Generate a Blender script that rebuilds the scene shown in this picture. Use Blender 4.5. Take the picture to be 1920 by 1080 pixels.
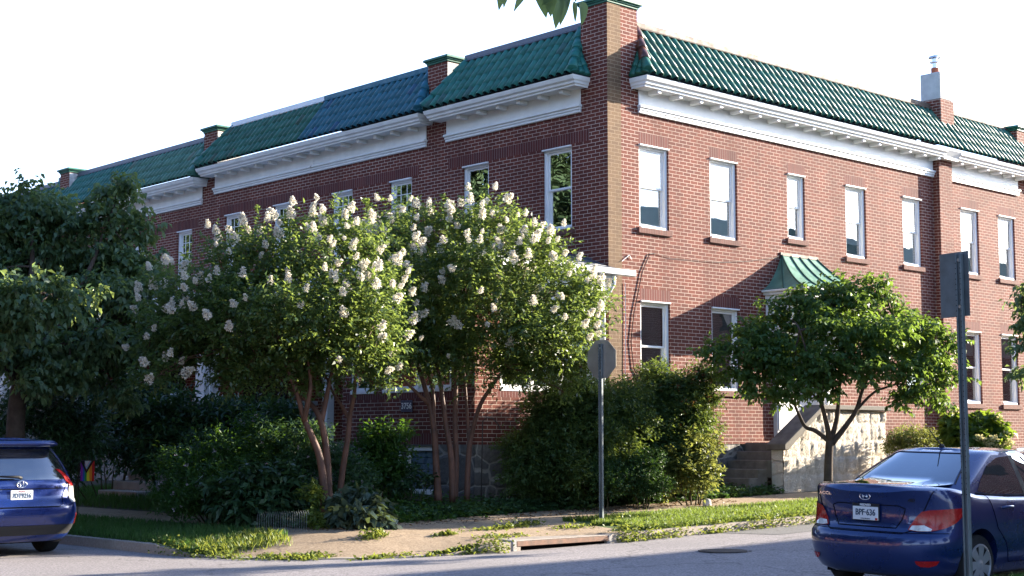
import bpy, bmesh, math, random
import numpy as np
from mathutils import Vector, Matrix
from mathutils.bvhtree import BVHTree
from mathutils.geometry import delaunay_2d_cdt
R = math.radians
random.seed(7)
rng = np.random.default_rng(11)
for o in list(bpy.data.objects): bpy.data.objects.remove(o)
SC = bpy.context.scene
COL = SC.collection
# ------------------------------------------------------------------ camera
# world axes: x runs along the side street facade, y along the front facade, the house corner stands at 0,0
PITCH = math.atan(285 / 2800.0); AZ = R(47.2)
CAM = Vector((-20.650, -19.580, 1.55))
FW = Vector((math.cos(AZ), math.sin(AZ), 0)); RT = Vector((math.sin(AZ), -math.cos(AZ), 0))
cd = bpy.data.cameras.new('camera'); cam = bpy.data.objects.new('camera', cd); COL.objects.link(cam)
cd.sensor_width = 36; cd.lens = 2800 / 1920 * 36; cd.clip_end = 3000; cd.clip_start = 0.1
cam.location = CAM
look = FW * math.cos(PITCH) + Vector((0, 0, math.sin(PITCH)))
cam.rotation_euler = look.to_track_quat('-Z', 'Y').to_euler()
SC.camera = cam
# ------------------------------------------------------------------ light
SUN = Vector((3.45, -1.0, 0.98)).normalized()
ELEV = math.asin(SUN.z)
w = bpy.data.worlds.new('World'); SC.world = w; w.use_nodes = True
nt = w.node_tree; bgn = nt.nodes['Background']
sky = nt.nodes.new('ShaderNodeTexSky'); sky.sky_type = 'NISHITA'; sky.sun_disc = False
sky.sun_elevation = ELEV; sky.sun_rotation = math.atan2(SUN.x, SUN.y)
sky.air_density = 1.0; sky.dust_density = 2.0; sky.ozone_density = 1.5
# white glow added low in the sky so that it burns out to white
geo = nt.nodes.new('ShaderNodeNewGeometry'); sxyz = nt.nodes.new('ShaderNodeSeparateXYZ'); nt.links.new(geo.outputs['Incoming'], sxyz.inputs[0])
mr = nt.nodes.new('ShaderNodeMapRange'); nt.links.new(sxyz.outputs[2], mr.inputs[0])
mr.inputs[1].default_value = -.62; mr.inputs[2].default_value = -.26; mr.inputs[3].default_value = 0; mr.inputs[4].default_value = 1
hz = nt.nodes.new('ShaderNodeMix'); hz.data_type = 'RGBA'; hz.blend_type = 'ADD'; nt.links.new(mr.outputs[0], hz.inputs[0]); wb = nt.nodes.new('ShaderNodeMix'); wb.data_type = 'RGBA'; wb.blend_type = 'MULTIPLY'; wb.inputs[0].default_value = 1; wb.inputs[7].default_value = (.76, .96, 1.38, 1); nt.links.new(sky.outputs[0], wb.inputs[6])
nt.links.new(wb.outputs[2], hz.inputs[6]); hz.inputs[7].default_value = (2.6, 2.9, 3.5, 1)
nt.links.new(hz.outputs[2], bgn.inputs[0]); bgn.inputs[1].default_value = 0.080
sl = bpy.data.lights.new('sun', 'SUN'); sl.energy = 5.0; sl.angle = R(0.5); sl.color = (1.0, 0.89, 0.73)
so = bpy.data.objects.new('sun', sl); COL.objects.link(so)
so.rotation_euler = SUN.to_track_quat('Z', 'Y').to_euler()
SC.view_settings.view_transform = 'Standard'; SC.view_settings.look = 'None'
SC.view_settings.exposure = 2.25; SC.view_settings.gamma = 1

# ------------------------------------------------------------------ helpers
def at(px, py, d):
    """a point of the place d metres ahead of the viewpoint, read off the photograph"""
    f = 2800.0
    v = (FW * math.cos(PITCH) + Vector((0, 0, math.sin(PITCH)))) * f + RT * (px - 960) - \
        (-FW * math.sin(PITCH) + Vector((0, 0, math.cos(PITCH)))) * (py - 540)
    v = v / v.dot(FW)
    return CAM + v * d

def tag(o, label=None, cat=None, group=None, kind=None):
    if label: o['label'] = label
    if cat: o['category'] = cat
    if group: o['group'] = group
    if kind: o['kind'] = kind
    return o

def empty(name, loc, label, cat, group=None, rz=0):
    o = bpy.data.objects.new(name, None); COL.objects.link(o)
    o.location = loc; o.rotation_euler = (0, 0, rz); o.empty_display_size = 0.2
    bpy.context.view_layer.update()
    return tag(o, label, cat, group)

def link(name, me, parent=None, label=None):
    o = bpy.data.objects.new(name, me); COL.objects.link(o)
    if parent is not None:
        o.parent = parent
        o.matrix_parent_inverse = PINV(parent)
    if label: o['label'] = label
    return o

def wmat(p):
    if p is None: return Matrix.Identity(4)
    return wmat(p.parent) @ (p.matrix_parent_inverse @ p.matrix_basis if p.parent else p.matrix_basis)

def PINV(p): return wmat(p).inverted()

def P(ax, u, o, z):
    """u along a facade, o out from it, z up; R is the side street facade, F the front"""
    return (u, -o, z) if ax == 'R' else (-o, u, z)

class MB:
    def __init__(s): s.v = []; s.f = []; s.m = []
    def add(s, vs, fs, m=0):
        b = len(s.v); s.v += [tuple(q) for q in vs]
        s.f += [tuple(b + i for i in f) for f in fs]; s.m += [m] * len(fs)
    def quad(s, a, b, c, d, m=0): s.add([a, b, c, d], [(0, 1, 2, 3)], m)
    def box(s, x0, x1, y0, y1, z0, z1, m=0):
        s.add([(x0, y0, z0), (x1, y0, z0), (x1, y1, z0), (x0, y1, z0), (x0, y0, z1), (x1, y0, z1), (x1, y1, z1), (x0, y1, z1)],
              [(3, 2, 1, 0), (4, 5, 6, 7), (0, 1, 5, 4), (1, 2, 6, 5), (2, 3, 7, 6), (3, 0, 4, 7)], m)
    def bx(s, ax, u0, u1, o0, o1, z0, z1, m=0):
        a = P(ax, u0, o0, z0); b = P(ax, u1, o1, z1)
        s.box(min(a[0], b[0]), max(a[0], b[0]), min(a[1], b[1]), max(a[1], b[1]), z0, z1, m)
    def tube(s, pts, rad, n=8, m=0, cap=True):
        pts = [Vector(p) for p in pts]
        if not hasattr(rad, '__len__'): rad = [rad] * len(pts)
        rings = []; ref = None
        for i, p in enumerate(pts):
            t = (pts[min(i + 1, len(pts) - 1)] - pts[max(i - 1, 0)])
            t = t.normalized() if t.length > 1e-9 else Vector((0, 0, 1))
            if ref is None:
                ref = Vector((1, 0, 0)) if abs(t.x) < .9 else Vector((0, 1, 0))
            a = (ref - t * ref.dot(t)).normalized(); ref = a; b = t.cross(a)
            rings.append([p + (a * math.cos(2 * math.pi * k / n) + b * math.sin(2 * math.pi * k / n)) * rad[i] for k in range(n)])
        vs = [q for r in rings for q in r]; fs = []
        for i in range(len(pts) - 1):
            for k in range(n):
                k2 = (k + 1) % n
                fs.append((i * n + k, i * n + k2, (i + 1) * n + k2, (i + 1) * n + k))
        if cap:
            fs.append(tuple(range(n - 1, -1, -1))); fs.append(tuple((len(pts) - 1) * n + k for k in range(n)))
        s.add(vs, fs, m)
    def lathe(s, c, prof, n=16, m=0, axis='z'):
        vs = []; fs = []
        for (r, h) in prof:
            for k in range(n):
                a = 2 * math.pi * k / n
                if axis == 'z': q = (c[0] + r * math.cos(a), c[1] + r * math.sin(a), c[2] + h)
                elif axis == 'y': q = (c[0] + r * math.cos(a), c[1] + h, c[2] + r * math.sin(a))
                else: q = (c[0] + h, c[1] + r * math.cos(a), c[2] + r * math.sin(a))
                vs.append(q)
        for i in range(len(prof) - 1):
            for k in range(n):
                k2 = (k + 1) % n; fs.append((i * n + k, i * n + k2, (i + 1) * n + k2, (i + 1) * n + k))
        fs.append(tuple(range(n - 1, -1, -1))); fs.append(tuple((len(prof) - 1) * n + k for k in range(n)))
        s.add(vs, fs, m)
    def prism(s, poly, d, m=0):
        """closed 3d polygon extruded by vector d"""
        n = len(poly); d = Vector(d); a = [Vector(p) for p in poly]
        s.add(a + [p + d for p in a], [tuple(range(n - 1, -1, -1)), tuple(range(n, 2 * n))] +
              [(i, (i + 1) % n, n + (i + 1) % n, n + i) for i in range(n)], m)
    def build(s, name, mats, parent=None, smooth=False, label=None, bevel=0, recalc=True):
        me = bpy.data.meshes.new(name)
        me.from_pydata(s.v, [], s.f)
        if not isinstance(mats, (list, tuple)): mats = [mats]
        for m in mats: me.materials.append(m)
        me.polygons.foreach_set('material_index', s.m)
        if recalc or bevel:
            bm = bmesh.new(); bm.from_mesh(me)
            if bevel:
                bmesh.ops.bevel(bm, geom=[e for e in bm.edges if len(e.link_faces) == 2 and e.calc_face_angle(0) > .6],
                                offset=bevel, segments=1, affect='EDGES', clamp_overlap=True)
            bmesh.ops.recalc_face_normals(bm, faces=bm.faces)
            bm.to_mesh(me); bm.free()
        boxuv(me)
        if smooth: me.polygons.foreach_set('use_smooth', [True] * len(me.polygons))
        return link(name, me, parent, label)

def boxuv(me):
    nl = len(me.loops); npol = len(me.polygons)
    uv = me.uv_layers.new(name='UVMap')
    co = np.empty(len(me.vertices) * 3); me.vertices.foreach_get('co', co); co = co.reshape(-1, 3)
    nr = np.empty(npol * 3); me.polygons.foreach_get('normal', nr); nr = np.abs(nr.reshape(-1, 3))
    tot = np.empty(npol, dtype=np.int64); me.polygons.foreach_get('loop_total', tot)
    vi = np.empty(nl, dtype=np.int64); me.loops.foreach_get('vertex_index', vi)
    dom = np.repeat(np.argmax(nr, axis=1), tot); c = co[vi]
    out = np.empty((nl, 2))
    out[:, 0] = np.where(dom == 0, c[:, 1], c[:, 0]); out[:, 1] = np.where(dom == 2, c[:, 1], c[:, 2])
    uv.data.foreach_set('uv', out.ravel())

def npmesh(name, V, F, mats, smooth=False, mi=None):
    """numpy vertices and quads (or tris) to a mesh, fast"""
    me = bpy.data.meshes.new(name); k = F.shape[1]
    me.vertices.add(len(V)); me.vertices.foreach_set('co', np.asarray(V, dtype=np.float32).ravel())
    me.loops.add(F.size); me.loops.foreach_set('vertex_index', F.ravel().astype(np.int32))
    me.polygons.add(len(F)); me.polygons.foreach_set('loop_start', np.arange(0, F.size, k, dtype=np.int32))
    me.polygons.foreach_set('loop_total', np.full(len(F), k, dtype=np.int32))
    for m in (mats if isinstance(mats, (list, tuple)) else [mats]): me.materials.append(m)
    if mi is not None: me.polygons.foreach_set('material_index', mi.astype(np.int32))
    me.update(calc_edges=True); me.validate()
    return me

# ------------------------------------------------------------------ materials
def newmat(name):
    m = bpy.data.materials.new(name); m.use_nodes = True; t = m.node_tree
    return m, t, t.nodes['Principled BSDF'], t.nodes.new, t.links.new
def setb(b, col=None, rough=None, spec=None, metal=None, coat=None):
    if col is not None: b.inputs['Base Color'].default_value = (*col, 1)
    if rough is not None: b.inputs['Roughness'].default_value = rough
    if spec is not None: b.inputs['Specular IOR Level'].default_value = spec
    if metal is not None: b.inputs['Metallic'].default_value = metal
    if coat is not None: b.inputs['Coat Weight'].default_value = coat; b.inputs['Coat Roughness'].default_value = .04
def mixc(N, L, fac, a, b, mode='MIX'):
    n = N('ShaderNodeMix'); n.data_type = 'RGBA'; n.blend_type = mode
    for s, v in ((n.inputs[0], fac), (n.inputs[6], a), (n.inputs[7], b)):
        if hasattr(v, 'is_linked'): L(v, s)
        elif isinstance(v, (int, float)): s.default_value = v
        else: s.default_value = (*v, 1)
    return n.outputs[2]
def noise(N, L, scale, detail=4, vec=None, rough=.55):
    n = N('ShaderNodeTexNoise'); n.inputs['Scale'].default_value = scale; n.inputs['Detail'].default_value = detail
    n.inputs['Roughness'].default_value = rough
    if vec is not None: L(vec, n.inputs['Vector'])
    return n.outputs['Fac']
def ramp(N, L, fac, a, b, lo=.35, hi=.65):
    r = N('ShaderNodeMapRange'); L(fac, r.inputs[0]); r.inputs[1].default_value = lo; r.inputs[2].default_value = hi
    r.inputs[3].default_value = a; r.inputs[4].default_value = b; return r.outputs[0]
def bump(N, L, b, h, strength=.4, dist=.01):
    n = N('ShaderNodeBump'); n.inputs['Strength'].default_value = strength; n.inputs['Distance'].default_value = dist
    L(h, n.inputs['Height']); L(n.outputs[0], b.inputs['Normal'])
def objco(N): return N('ShaderNodeTexCoord').outputs['Object']
def plain(name, col, rough=.5, spec=.5, metal=0, var=.12, scale=6, coat=0, bstr=0):
    m, t, b, N, L = newmat(name); setb(b, col, rough, spec, metal, coat)
    if var:
        v = objco(N); f = noise(N, L, scale, 5, v)
        c = mixc(N, L, ramp(N, L, f, 0, 1, .3, .7), tuple(x * (1 - var) for x in col), tuple(min(1, x * (1 + var)) for x in col))
        L(c, b.inputs['Base Color'])
        L(ramp(N, L, f, rough * .85, min(1, rough * 1.2)), b.inputs['Roughness'])
        if bstr: bump(N, L, b, noise(N, L, scale * 6, 6, v), bstr, .01)
    return m
def brickmat(name, c1, c2, mortar, bw=.222, rh=.0725, ms=.0066, swap=False, off=.5):
    m, t, b, N, L = newmat(name); setb(b, rough=.85, spec=.25)
    uv = N('ShaderNodeTexCoord').outputs['UV']
    if swap:
        s = N('ShaderNodeSeparateXYZ'); L(uv, s.inputs[0]); c = N('ShaderNodeCombineXYZ'); L(s.outputs[1], c.inputs[0]); L(s.outputs[0], c.inputs[1]); uv = c.outputs[0]
    wob = N('ShaderNodeTexNoise'); wob.inputs['Scale'].default_value = 9; L(uv, wob.inputs['Vector'])
    ad = N('ShaderNodeVectorMath'); ad.operation = 'MULTIPLY_ADD'; L(wob.outputs['Color'], ad.inputs[0])
    ad.inputs[1].default_value = (.006, .006, 0); L(uv, ad.inputs[2]); uv2 = ad.outputs[0]
    k = N('ShaderNodeTexBrick'); L(uv2, k.inputs['Vector']); k.offset = off; k.squash = 1
    k.inputs['Scale'].default_value = 1; k.inputs['Mortar Size'].default_value = ms; k.inputs['Mortar Smooth'].default_value = .08
    k.inputs['Brick Width'].default_value = bw; k.inputs['Row Height'].default_value = rh; k.inputs['Bias'].default_value = -.1
    k.inputs['Color1'].default_value = (*c1, 1); k.inputs['Color2'].default_value = (*c2, 1)
    k.inputs['Mortar'].default_value = (*mortar, 1)
    smp = N('ShaderNodeMapping'); L(objco(N), smp.inputs[0]); smp.inputs['Scale'].default_value = (2.2, 2.2, .22); streak = noise(N, L, 1.0, 5, smp.outputs[0])
    big = noise(N, L, .7, 6, objco(N)); fine = noise(N, L, 55, 3, objco(N))
    c = mixc(N, L, ramp(N, L, big, .0, .38, .42, .7), k.outputs['Color'], tuple(x * .55 for x in c2))
    c = mixc(N, L, ramp(N, L, streak, 0, .45, .5, .72), c, tuple(x * .6 for x in c2))
    c = mixc(N, L, ramp(N, L, fine, 0, .25, .4, .75), c, tuple(x * 1.35 for x in c1))
    L(c, b.inputs['Base Color'])
    h = N('ShaderNodeMath'); h.operation = 'MULTIPLY_ADD'; L(k.outputs['Fac'], h.inputs[0]); h.inputs[1].default_value = -1; 
    L(fine, h.inputs[2]); bump(N, L, b, h.outputs[0], .55, .008)
    return m
def stonemat(name, cols, mortar, scale=2.6, mw=.05, zs=1.5, dist=.05, strg=.9):
    m, t, b, N, L = newmat(name); setb(b, rough=.85, spec=.25)
    v = objco(N); mp = N('ShaderNodeMapping'); L(v, mp.inputs[0]); mp.inputs['Scale'].default_value = (1, 1, zs)
    wob = N('ShaderNodeTexNoise'); wob.inputs['Scale'].default_value = 3; L(mp.outputs[0], wob.inputs['Vector'])
    ad = N('ShaderNodeVectorMath'); ad.operation = 'MULTIPLY_ADD'; L(wob.outputs['Color'], ad.inputs[0]); ad.inputs[1].default_value = (.12, .12, .12); L(mp.outputs[0], ad.inputs[2])
    vo = N('ShaderNodeTexVoronoi'); vo.inputs['Scale'].default_value = scale; L(ad.outputs[0], vo.inputs['Vector']); vo.inputs['Randomness'].default_value = .8
    ve = N('ShaderNodeTexVoronoi'); ve.feature = 'DISTANCE_TO_EDGE'; ve.inputs['Scale'].default_value = scale; L(ad.outputs[0], ve.inputs['Vector']); ve.inputs['Randomness'].default_value = .8
    sp = N('ShaderNodeSeparateColor'); L(vo.outputs['Color'], sp.inputs[0])
    n1 = noise(N, L, 14, 8, v, .7)
    c = mixc(N, L, sp.outputs[0], cols[0], cols[1]); c = mixc(N, L, ramp(N, L, n1, 0, .8, .4, .7), c, cols[2])
    e = ramp(N, L, ve.outputs['Distance'], 1, 0, mw * .6, mw)
    c = mixc(N, L, e, c, mortar); L(c, b.inputs['Base Color'])
    h = N('ShaderNodeMath'); h.operation = 'MULTIPLY_ADD'; L(n1, h.inputs[0]); h.inputs[1].default_value = .8
    L(ramp(N, L, ve.outputs['Distance'], 0, .7, 0, mw * 3), h.inputs[2])
    bump(N, L, b, h.outputs[0], strg, dist)
    return m
def leafmat(name, ca, cb, trans=.4, tcol=None, rough=.5, spec=.35):
    m, t, b, N, L = newmat(name); setb(b, rough=rough, spec=spec)
    g = N('ShaderNodeNewGeometry')
    n = noise(N, L, 1.3, 3, objco(N))
    f = N('ShaderNodeMath'); f.operation = 'MULTIPLY_ADD'; L(g.outputs['Random Per Island'], f.inputs[0]); f.inputs[1].default_value = .7
    L(ramp(N, L, n, -.2, .5, .3, .7), f.inputs[2]); f.use_clamp = True
    c = mixc(N, L, f.outputs[0], ca, cb); L(c, b.inputs['Base Color'])
    tr = N('ShaderNodeBsdfTranslucent')
    tc = mixc(N, L, .55, c, tcol or (cb[0] * 2.6, cb[1] * 2.2, cb[2] * .6)); L(tc, tr.inputs[0])
    mx = N('ShaderNodeMixShader'); mx.inputs[0].default_value = trans
    L(b.outputs[0], mx.inputs[1]); L(tr.outputs[0], mx.inputs[2]); L(mx.outputs[0], t.nodes['Material Output'].inputs[0])
    return m
def glassmat(name, tint=(.9, .95, .95), boost=3.0, base=.12, rough=0.0):
    m, t, b, N, L = newmat(name); t.nodes.remove(b)
    tr = N('ShaderNodeBsdfTransparent'); tr.inputs[0].default_value = (*tint, 1)
    gl = N('ShaderNodeBsdfGlossy'); gl.inputs['Roughness'].default_value = rough
    fr = N('ShaderNodeFresnel'); fr.inputs[0].default_value = 1.5
    nz = N('ShaderNodeBump'); nz.inputs['Strength'].default_value = .05; nz.inputs['Distance'].default_value = .02
    L(noise(N, L, 2.5, 1, objco(N)), nz.inputs['Height']); L(nz.outputs[0], gl.inputs['Normal'])
    a = N('ShaderNodeMath'); a.operation = 'MULTIPLY_ADD'; L(fr.outputs[0], a.inputs[0]); a.inputs[1].default_value = boost; a.inputs[2].default_value = base; a.use_clamp = True
    mx = N('ShaderNodeMixShader'); L(a.outputs[0], mx.inputs[0]); L(tr.outputs[0], mx.inputs[1]); L(gl.outputs[0], mx.inputs[2])
    L(mx.outputs[0], t.nodes['Material Output'].inputs[0]); return m

M = {}
M['brick'] = brickmat('brick_red', (.160, .039, .023), (.096, .024, .017), (.62, .51, .42), ms=.0050)
M['soldier'] = brickmat('brick_soldier', (.14, .034, .026), (.085, .024, .021), (.33, .25, .22), bw=5, ms=.0045, swap=True, off=0)
M['sillbrick'] = brickmat('brick_sill', (.17, .07, .055), (.12, .055, .045), (.2, .15, .13), bw=5, ms=.004, swap=True, off=0)
M['tanbrick'] = brickmat('brick_tan', (.165, .098, .052), (.12, .07, .04), (.28, .20, .125), bw=.2)
M['stone_dark'] = stonemat('foundation_stone', ((.12, .115, .11), (.19, .175, .155), (.07, .07, .07)), (.30, .28, .25), scale=1.5, mw=.035)
M['stone_light'] = stonemat('rubble_stone', ((.66, .61, .53), (.74, .69, .61), (.54, .47, .38)), (.60, .53, .45), scale=2.3, mw=.03, dist=.05, strg=.8)
def rubble(name):
    m, t, b, N, L = newmat(name); setb(b, rough=.9, spec=.2); v = objco(N); n1 = noise(N, L, 4, 6, v, .65); n2 = noise(N, L, 26, 6, v, .7)
    c = mixc(N, L, ramp(N, L, n1, 0, 1, .35, .65), (.48, .42, .34), (.68, .62, .54)); c = mixc(N, L, ramp(N, L, n2, 0, .7, .5, .7), c, (.42, .35, .27)); L(c, b.inputs['Base Color'])
    bump(N, L, b, n2, .9, .03); return m
M['rubble'] = rubble('rough_rubble')
M['stone_grey'] = stonemat('porch_stone', ((.3, .29, .27), (.4, .38, .35), (.2, .19, .18)), (.5, .48, .45), scale=2.5)
M['white'] = plain('white_paint', (.78, .78, .76), .45, .4, var=.05, scale=2.5)
M['white_old'] = plain('aged_white_paint', (.72, .71, .66), .6, .3, var=.09, scale=3)
def tilemat(name, ca, cb, odd):
    m, t, b, N, L = newmat(name); setb(b, ca, .45, .32)
    g = N('ShaderNodeNewGeometry'); n = noise(N, L, 7, 5, objco(N))
    c = mixc(N, L, g.outputs['Random Per Island'], ca, cb)
    gt = N('ShaderNodeMath'); gt.operation = 'GREATER_THAN'; L(g.outputs['Random Per Island'], gt.inputs[0]); gt.inputs[1].default_value = .955
    c = mixc(N, L, gt.outputs[0], c, odd); c = mixc(N, L, ramp(N, L, n, 0, .5, .5, .75), c, tuple(x * .45 for x in ca)); L(c, b.inputs['Base Color'])
    L(ramp(N, L, n, .34, .58), b.inputs['Roughness']); return m
M['green_tile'] = tilemat('green_glazed_tile', (.014, .092, .064), (.024, .135, .098), (.04, .085, .06))
M['teal_tile'] = tilemat('teal_glazed_tile', (.014, .120, .098), (.026, .165, .135), (.03, .10, .09))
M['blue_tile'] = tilemat('blue_glazed_tile', (.014, .100, .135), (.022, .125, .175), (.02, .08, .15))
M['dull_tile'] = tilemat('weathered_green_tile', (.045, .145, .105), (.07, .20, .14), (.10, .16, .12))
M['under'] = plain('roof_underlay', (.015, .025, .028), .8, .2, var=.2)
M['brown_tile'] = plain('brown_glazed_tile', (.075, .03, .02), .35, .5, var=.3)
M['coping'] = plain('grey_coping', (.10, .11, .14), .45, .5, var=.2)
M['coping_tan'] = plain('tan_coping', (.115, .082, .062), .6, .3, var=.2)
M['green_metal'] = plain('green_painted_metal', (.03, .14, .09), .5, .4, var=.2)
M['copper'] = plain('verdigris_copper', (.10, .22, .16), .5, .4, var=.3, scale=4)
M['copper_seam'] = plain('dark_seam', (.035, .10, .07), .5, .4, var=.2)
M['concrete'] = plain('concrete', (.36, .34, .31), .9, .2, var=.2, scale=4, bstr=.4)
M['dark_concrete'] = plain('weathered_concrete', (.17, .155, .135), .9, .2, var=.3, scale=5, bstr=.4)
M['slate'] = plain('roof_slate', (.07, .08, .10), .5, .5, var=.35, scale=5)
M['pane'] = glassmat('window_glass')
M['pane_dark'] = glassmat('window_glass_dimmed', boost=1.6, base=.06)  # copy of the glass, reflections turned down to darken the shaded windows
M['blind'] = plain('white_blind', (.86, .85, .82), .8, .2, var=.05)
M['screen'] = plain('insect_screen', (.20, .20, .19), .8, .2, var=.1)
M['curtain'] = plain('grey_curtain', (.34, .33, .30), .9, .1, var=.2)
M['room'] = plain('dark_room', (.035, .033, .03), .9, .1, var=.1)  # near-black, the darkness of unlit rooms given as a colour
M['metal'] = plain('galvanised_steel', (.15, .175, .18), .55, .4, metal=.45, var=.2, scale=9)
M['signback'] = plain('sign_back_aluminium', (.30, .29, .26), .5, .4, metal=.4, var=.16, scale=5)
M['iron'] = plain('cast_iron', (.06, .05, .045), .7, .4, metal=.3, var=.3)
M['rust'] = plain('rusted_iron', (.20, .12, .085), .8, .3, var=.4, scale=9)
M['black'] = plain('black_cable', (.015, .014, .014), .6, .3, var=0)
M['terracotta'] = plain('terracotta', (.35, .11, .06), .8, .2, var=.15)
M['opening_shade'] = plain('opening_shade', (.006, .006, .006), 1, 0, var=0)  # near-black, the shade inside hollows is put into this colour
M['blue_block'] = plain('blue_glass_block', (.10, .16, .20), .3, .5, var=.25, scale=9)
M['steel'] = plain('bright_flue_steel', (.6, .62, .65), .3, .5, metal=.8, var=.1)
M['block'] = plain('concrete_block', (.50, .48, .45), .9, .2, var=.12, scale=6)
M['peeling'] = plain('peeling_white_paint', (.6, .57, .53), .8, .2, var=.3, scale=12)

def groundmat(name, cols, scale=60, rough=.9, big=.6, bstr=.5, bdist=.006, crack=False):
    m, t, b, N, L = newmat(name); setb(b, rough=rough, spec=.3)
    v = objco(N); f = noise(N, L, scale, 2, v, .7); g = noise(N, L, big, 6, v); h = noise(N, L, scale * .28, 2, v)
    c = mixc(N, L, ramp(N, L, f, 0, 1, .35, .65), cols[0], cols[1]); c = mixc(N, L, ramp(N, L, h, 0, .5, .5, .7), c, cols[1])
    c = mixc(N, L, ramp(N, L, g, 0, .6, .45, .75), c, cols[2])
    if crack:
        wv = N('ShaderNodeTexNoise'); wv.inputs['Scale'].default_value = 1.5; wv.inputs['Detail'].default_value = 5; L(v, wv.inputs['Vector'])
        ad = N('ShaderNodeVectorMath'); ad.operation = 'MULTIPLY_ADD'; L(wv.outputs['Color'], ad.inputs[0]); ad.inputs[1].default_value = (1.2, 1.2, 0); L(v, ad.inputs[2])
        vo = N('ShaderNodeTexVoronoi'); vo.feature = 'DISTANCE_TO_EDGE'; vo.inputs['Scale'].default_value = .28; L(ad.outputs[0], vo.inputs['Vector'])
        c = mixc(N, L, ramp(N, L, vo.outputs['Distance'], .4, 0, .003, .009), c, (.035, .033, .033))
    L(c, b.inputs['Base Color'])
    bump(N, L, b, f, bstr, bdist); return m
M['asphalt'] = groundmat('worn_asphalt', ((.13, .12, .12), (.36, .325, .32), (.19, .175, .17)), 34, crack=True)
M['asphalt2'] = groundmat('grey_asphalt_patch', ((.08, .08, .08), (.22, .21, .20), (.12, .12, .12)), 34)
M['paving'] = groundmat('exposed_aggregate_paving', ((.22, .155, .095), (.44, .33, .22), (.20, .14, .085)), 34, crack=True)
M['kerb'] = groundmat('stone_kerb', ((.30, .255, .21), (.40, .35, .30), (.20, .165, .13)), 30, big=1.5)
M['soil'] = groundmat('dark_soil', ((.05, .038, .025), (.085, .065, .04), (.04, .05, .02)), 25)
M['turf'] = groundmat('short_turf', ((.05, .085, .02), (.075, .12, .03), (.09, .085, .035)), 30)
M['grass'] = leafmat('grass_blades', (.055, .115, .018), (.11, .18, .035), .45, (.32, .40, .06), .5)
M['grass_dark'] = leafmat('darkened_lawn_blades', (.03, .085, .02), (.055, .13, .03), .4, (.15, .3, .05), .5)  # darker copy of the grass, the lawn's shade is put into its colour
M['dogwood'] = leafmat('dogwood_leaves', (.060, .120, .056), (.110, .180, .080), .42, (.38, .46, .09), .42, .5)
M['tree_leaf'] = leafmat('street_tree_leaves', (.022, .045, .022), (.045, .075, .035), .2, (.10, .14, .05), .6, .2)
M['dogwood2'] = leafmat('green_dogwood_leaves', (.036, .092, .028), (.070, .142, .040), .44, (.30, .42, .04))
M['myrtle'] = leafmat('crape_myrtle_leaves', (.042, .092, .030), (.080, .138, .042), .48, (.34, .42, .07), .34, .6)
M['laurel'] = leafmat('laurel_leaves', (.024, .064, .026), (.046, .098, .038), .24, None, .42, .35)
M['nandina'] = leafmat('nandina_leaves', (.032, .078, .026), (.074, .122, .034), .42, (.26, .32, .04))
M['nandina_tip'] = leafmat('reddish_nandina_leaves', (.14, .05, .03), (.16, .09, .03), .4, (.5, .25, .05))
M['box'] = leafmat('boxwood_leaves', (.022, .060, .018), (.040, .090, .024), .25)
M['bed'] = leafmat('perennial_leaves', (.026, .080, .016), (.060, .130, .026), .38)
M['ivy'] = leafmat('ivy_leaves', (.028, .080, .028), (.060, .120, .050), .3)
M['euonymus'] = leafmat('euonymus_leaves', (.050, .095, .024), (.12, .150, .045), .42, (.42, .42, .08))
M['hydrangea'] = leafmat('hydrangea_leaves', (.06, .12, .02), (.12, .19, .04), .42)
M['hosta'] = leafmat('grey_green_broad_leaves', (.05, .085, .06), (.085, .125, .085), .2)
M['weed'] = leafmat('weed_leaves', (.060, .115, .018), (.14, .19, .035), .42, (.42, .44, .07))
M['panicle'] = leafmat('white_blossom', (.76, .70, .58), (.88, .85, .78), .35, (.95, .88, .70), .7, .2)
M['cream_flower'] = leafmat('cream_blossom', (.55, .50, .22), (.75, .70, .40), .3, (.8, .7, .3), .7, .2)
M['pink_flower'] = leafmat('pale_pink_petals', (.5, .40, .48), (.7, .62, .68), .3, (.7, .6, .6), .7, .2)
M['bark'] = plain('grey_brown_bark', (.075, .055, .042), .9, .2, var=.35, scale=9, bstr=.6)
M['myrtle_bark'] = plain('peeling_cinnamon_bark', (.105, .052, .034), .6, .3, var=.45, scale=5, bstr=.3)
M['stem'] = plain('green_brown_stem', (.07, .06, .03), .8, .2, var=.2)
# ------------------------------------------------------------------ terrain
XK, YK, RAD, YN, XN = -10.2, -4.1, 3.0, -11.75, -9.4        # far kerb lines, corner radius, near kerb lines
XL = -19.3
def kdist(x, y):
    """distance inside the corner lot from its kerb"""
    cx, cy = XK + RAD, YK + RAD
    if x < cx and y < cy: return RAD - math.hypot(x - cx, y - cy)
    return min(x - XK, y - YK)
def rise(x): return .020 * max(0.0, x + 5.5)
def lerp(pts, t):
    if t <= pts[0][0]: return pts[0][1]
    for (a, b), (c, d) in zip(pts, pts[1:]):
        if t <= c: return b + (d - b) * (t - a) / (c - a)
    return pts[-1][1]
def ramp_drop(x, y):
    """the dropped kerb at the corner"""
    d = math.hypot(x - (XK + RAD * .36), y - (YK + RAD * .22)); return max(0, 1 - (d / 2.6) ** 2)
def H(x, y):
    t = kdist(x, y); k = ramp_drop(x, y)
    h0 = .13 - .115 * min(1, k * 1.5)
    h = lerp([(0, h0), (.15, h0), (1.55, .22), (2.75, .31), (3.7, .48), (6, .55)], t)
    return h + rise(x)
def roadz(x, y):
    if x < XK: return .0
    c = (YK + YN) / 2; hw = (YK - YN) / 2
    return rise(x) + .055 * max(0, 1 - ((y - c) / hw) ** 2)

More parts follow.
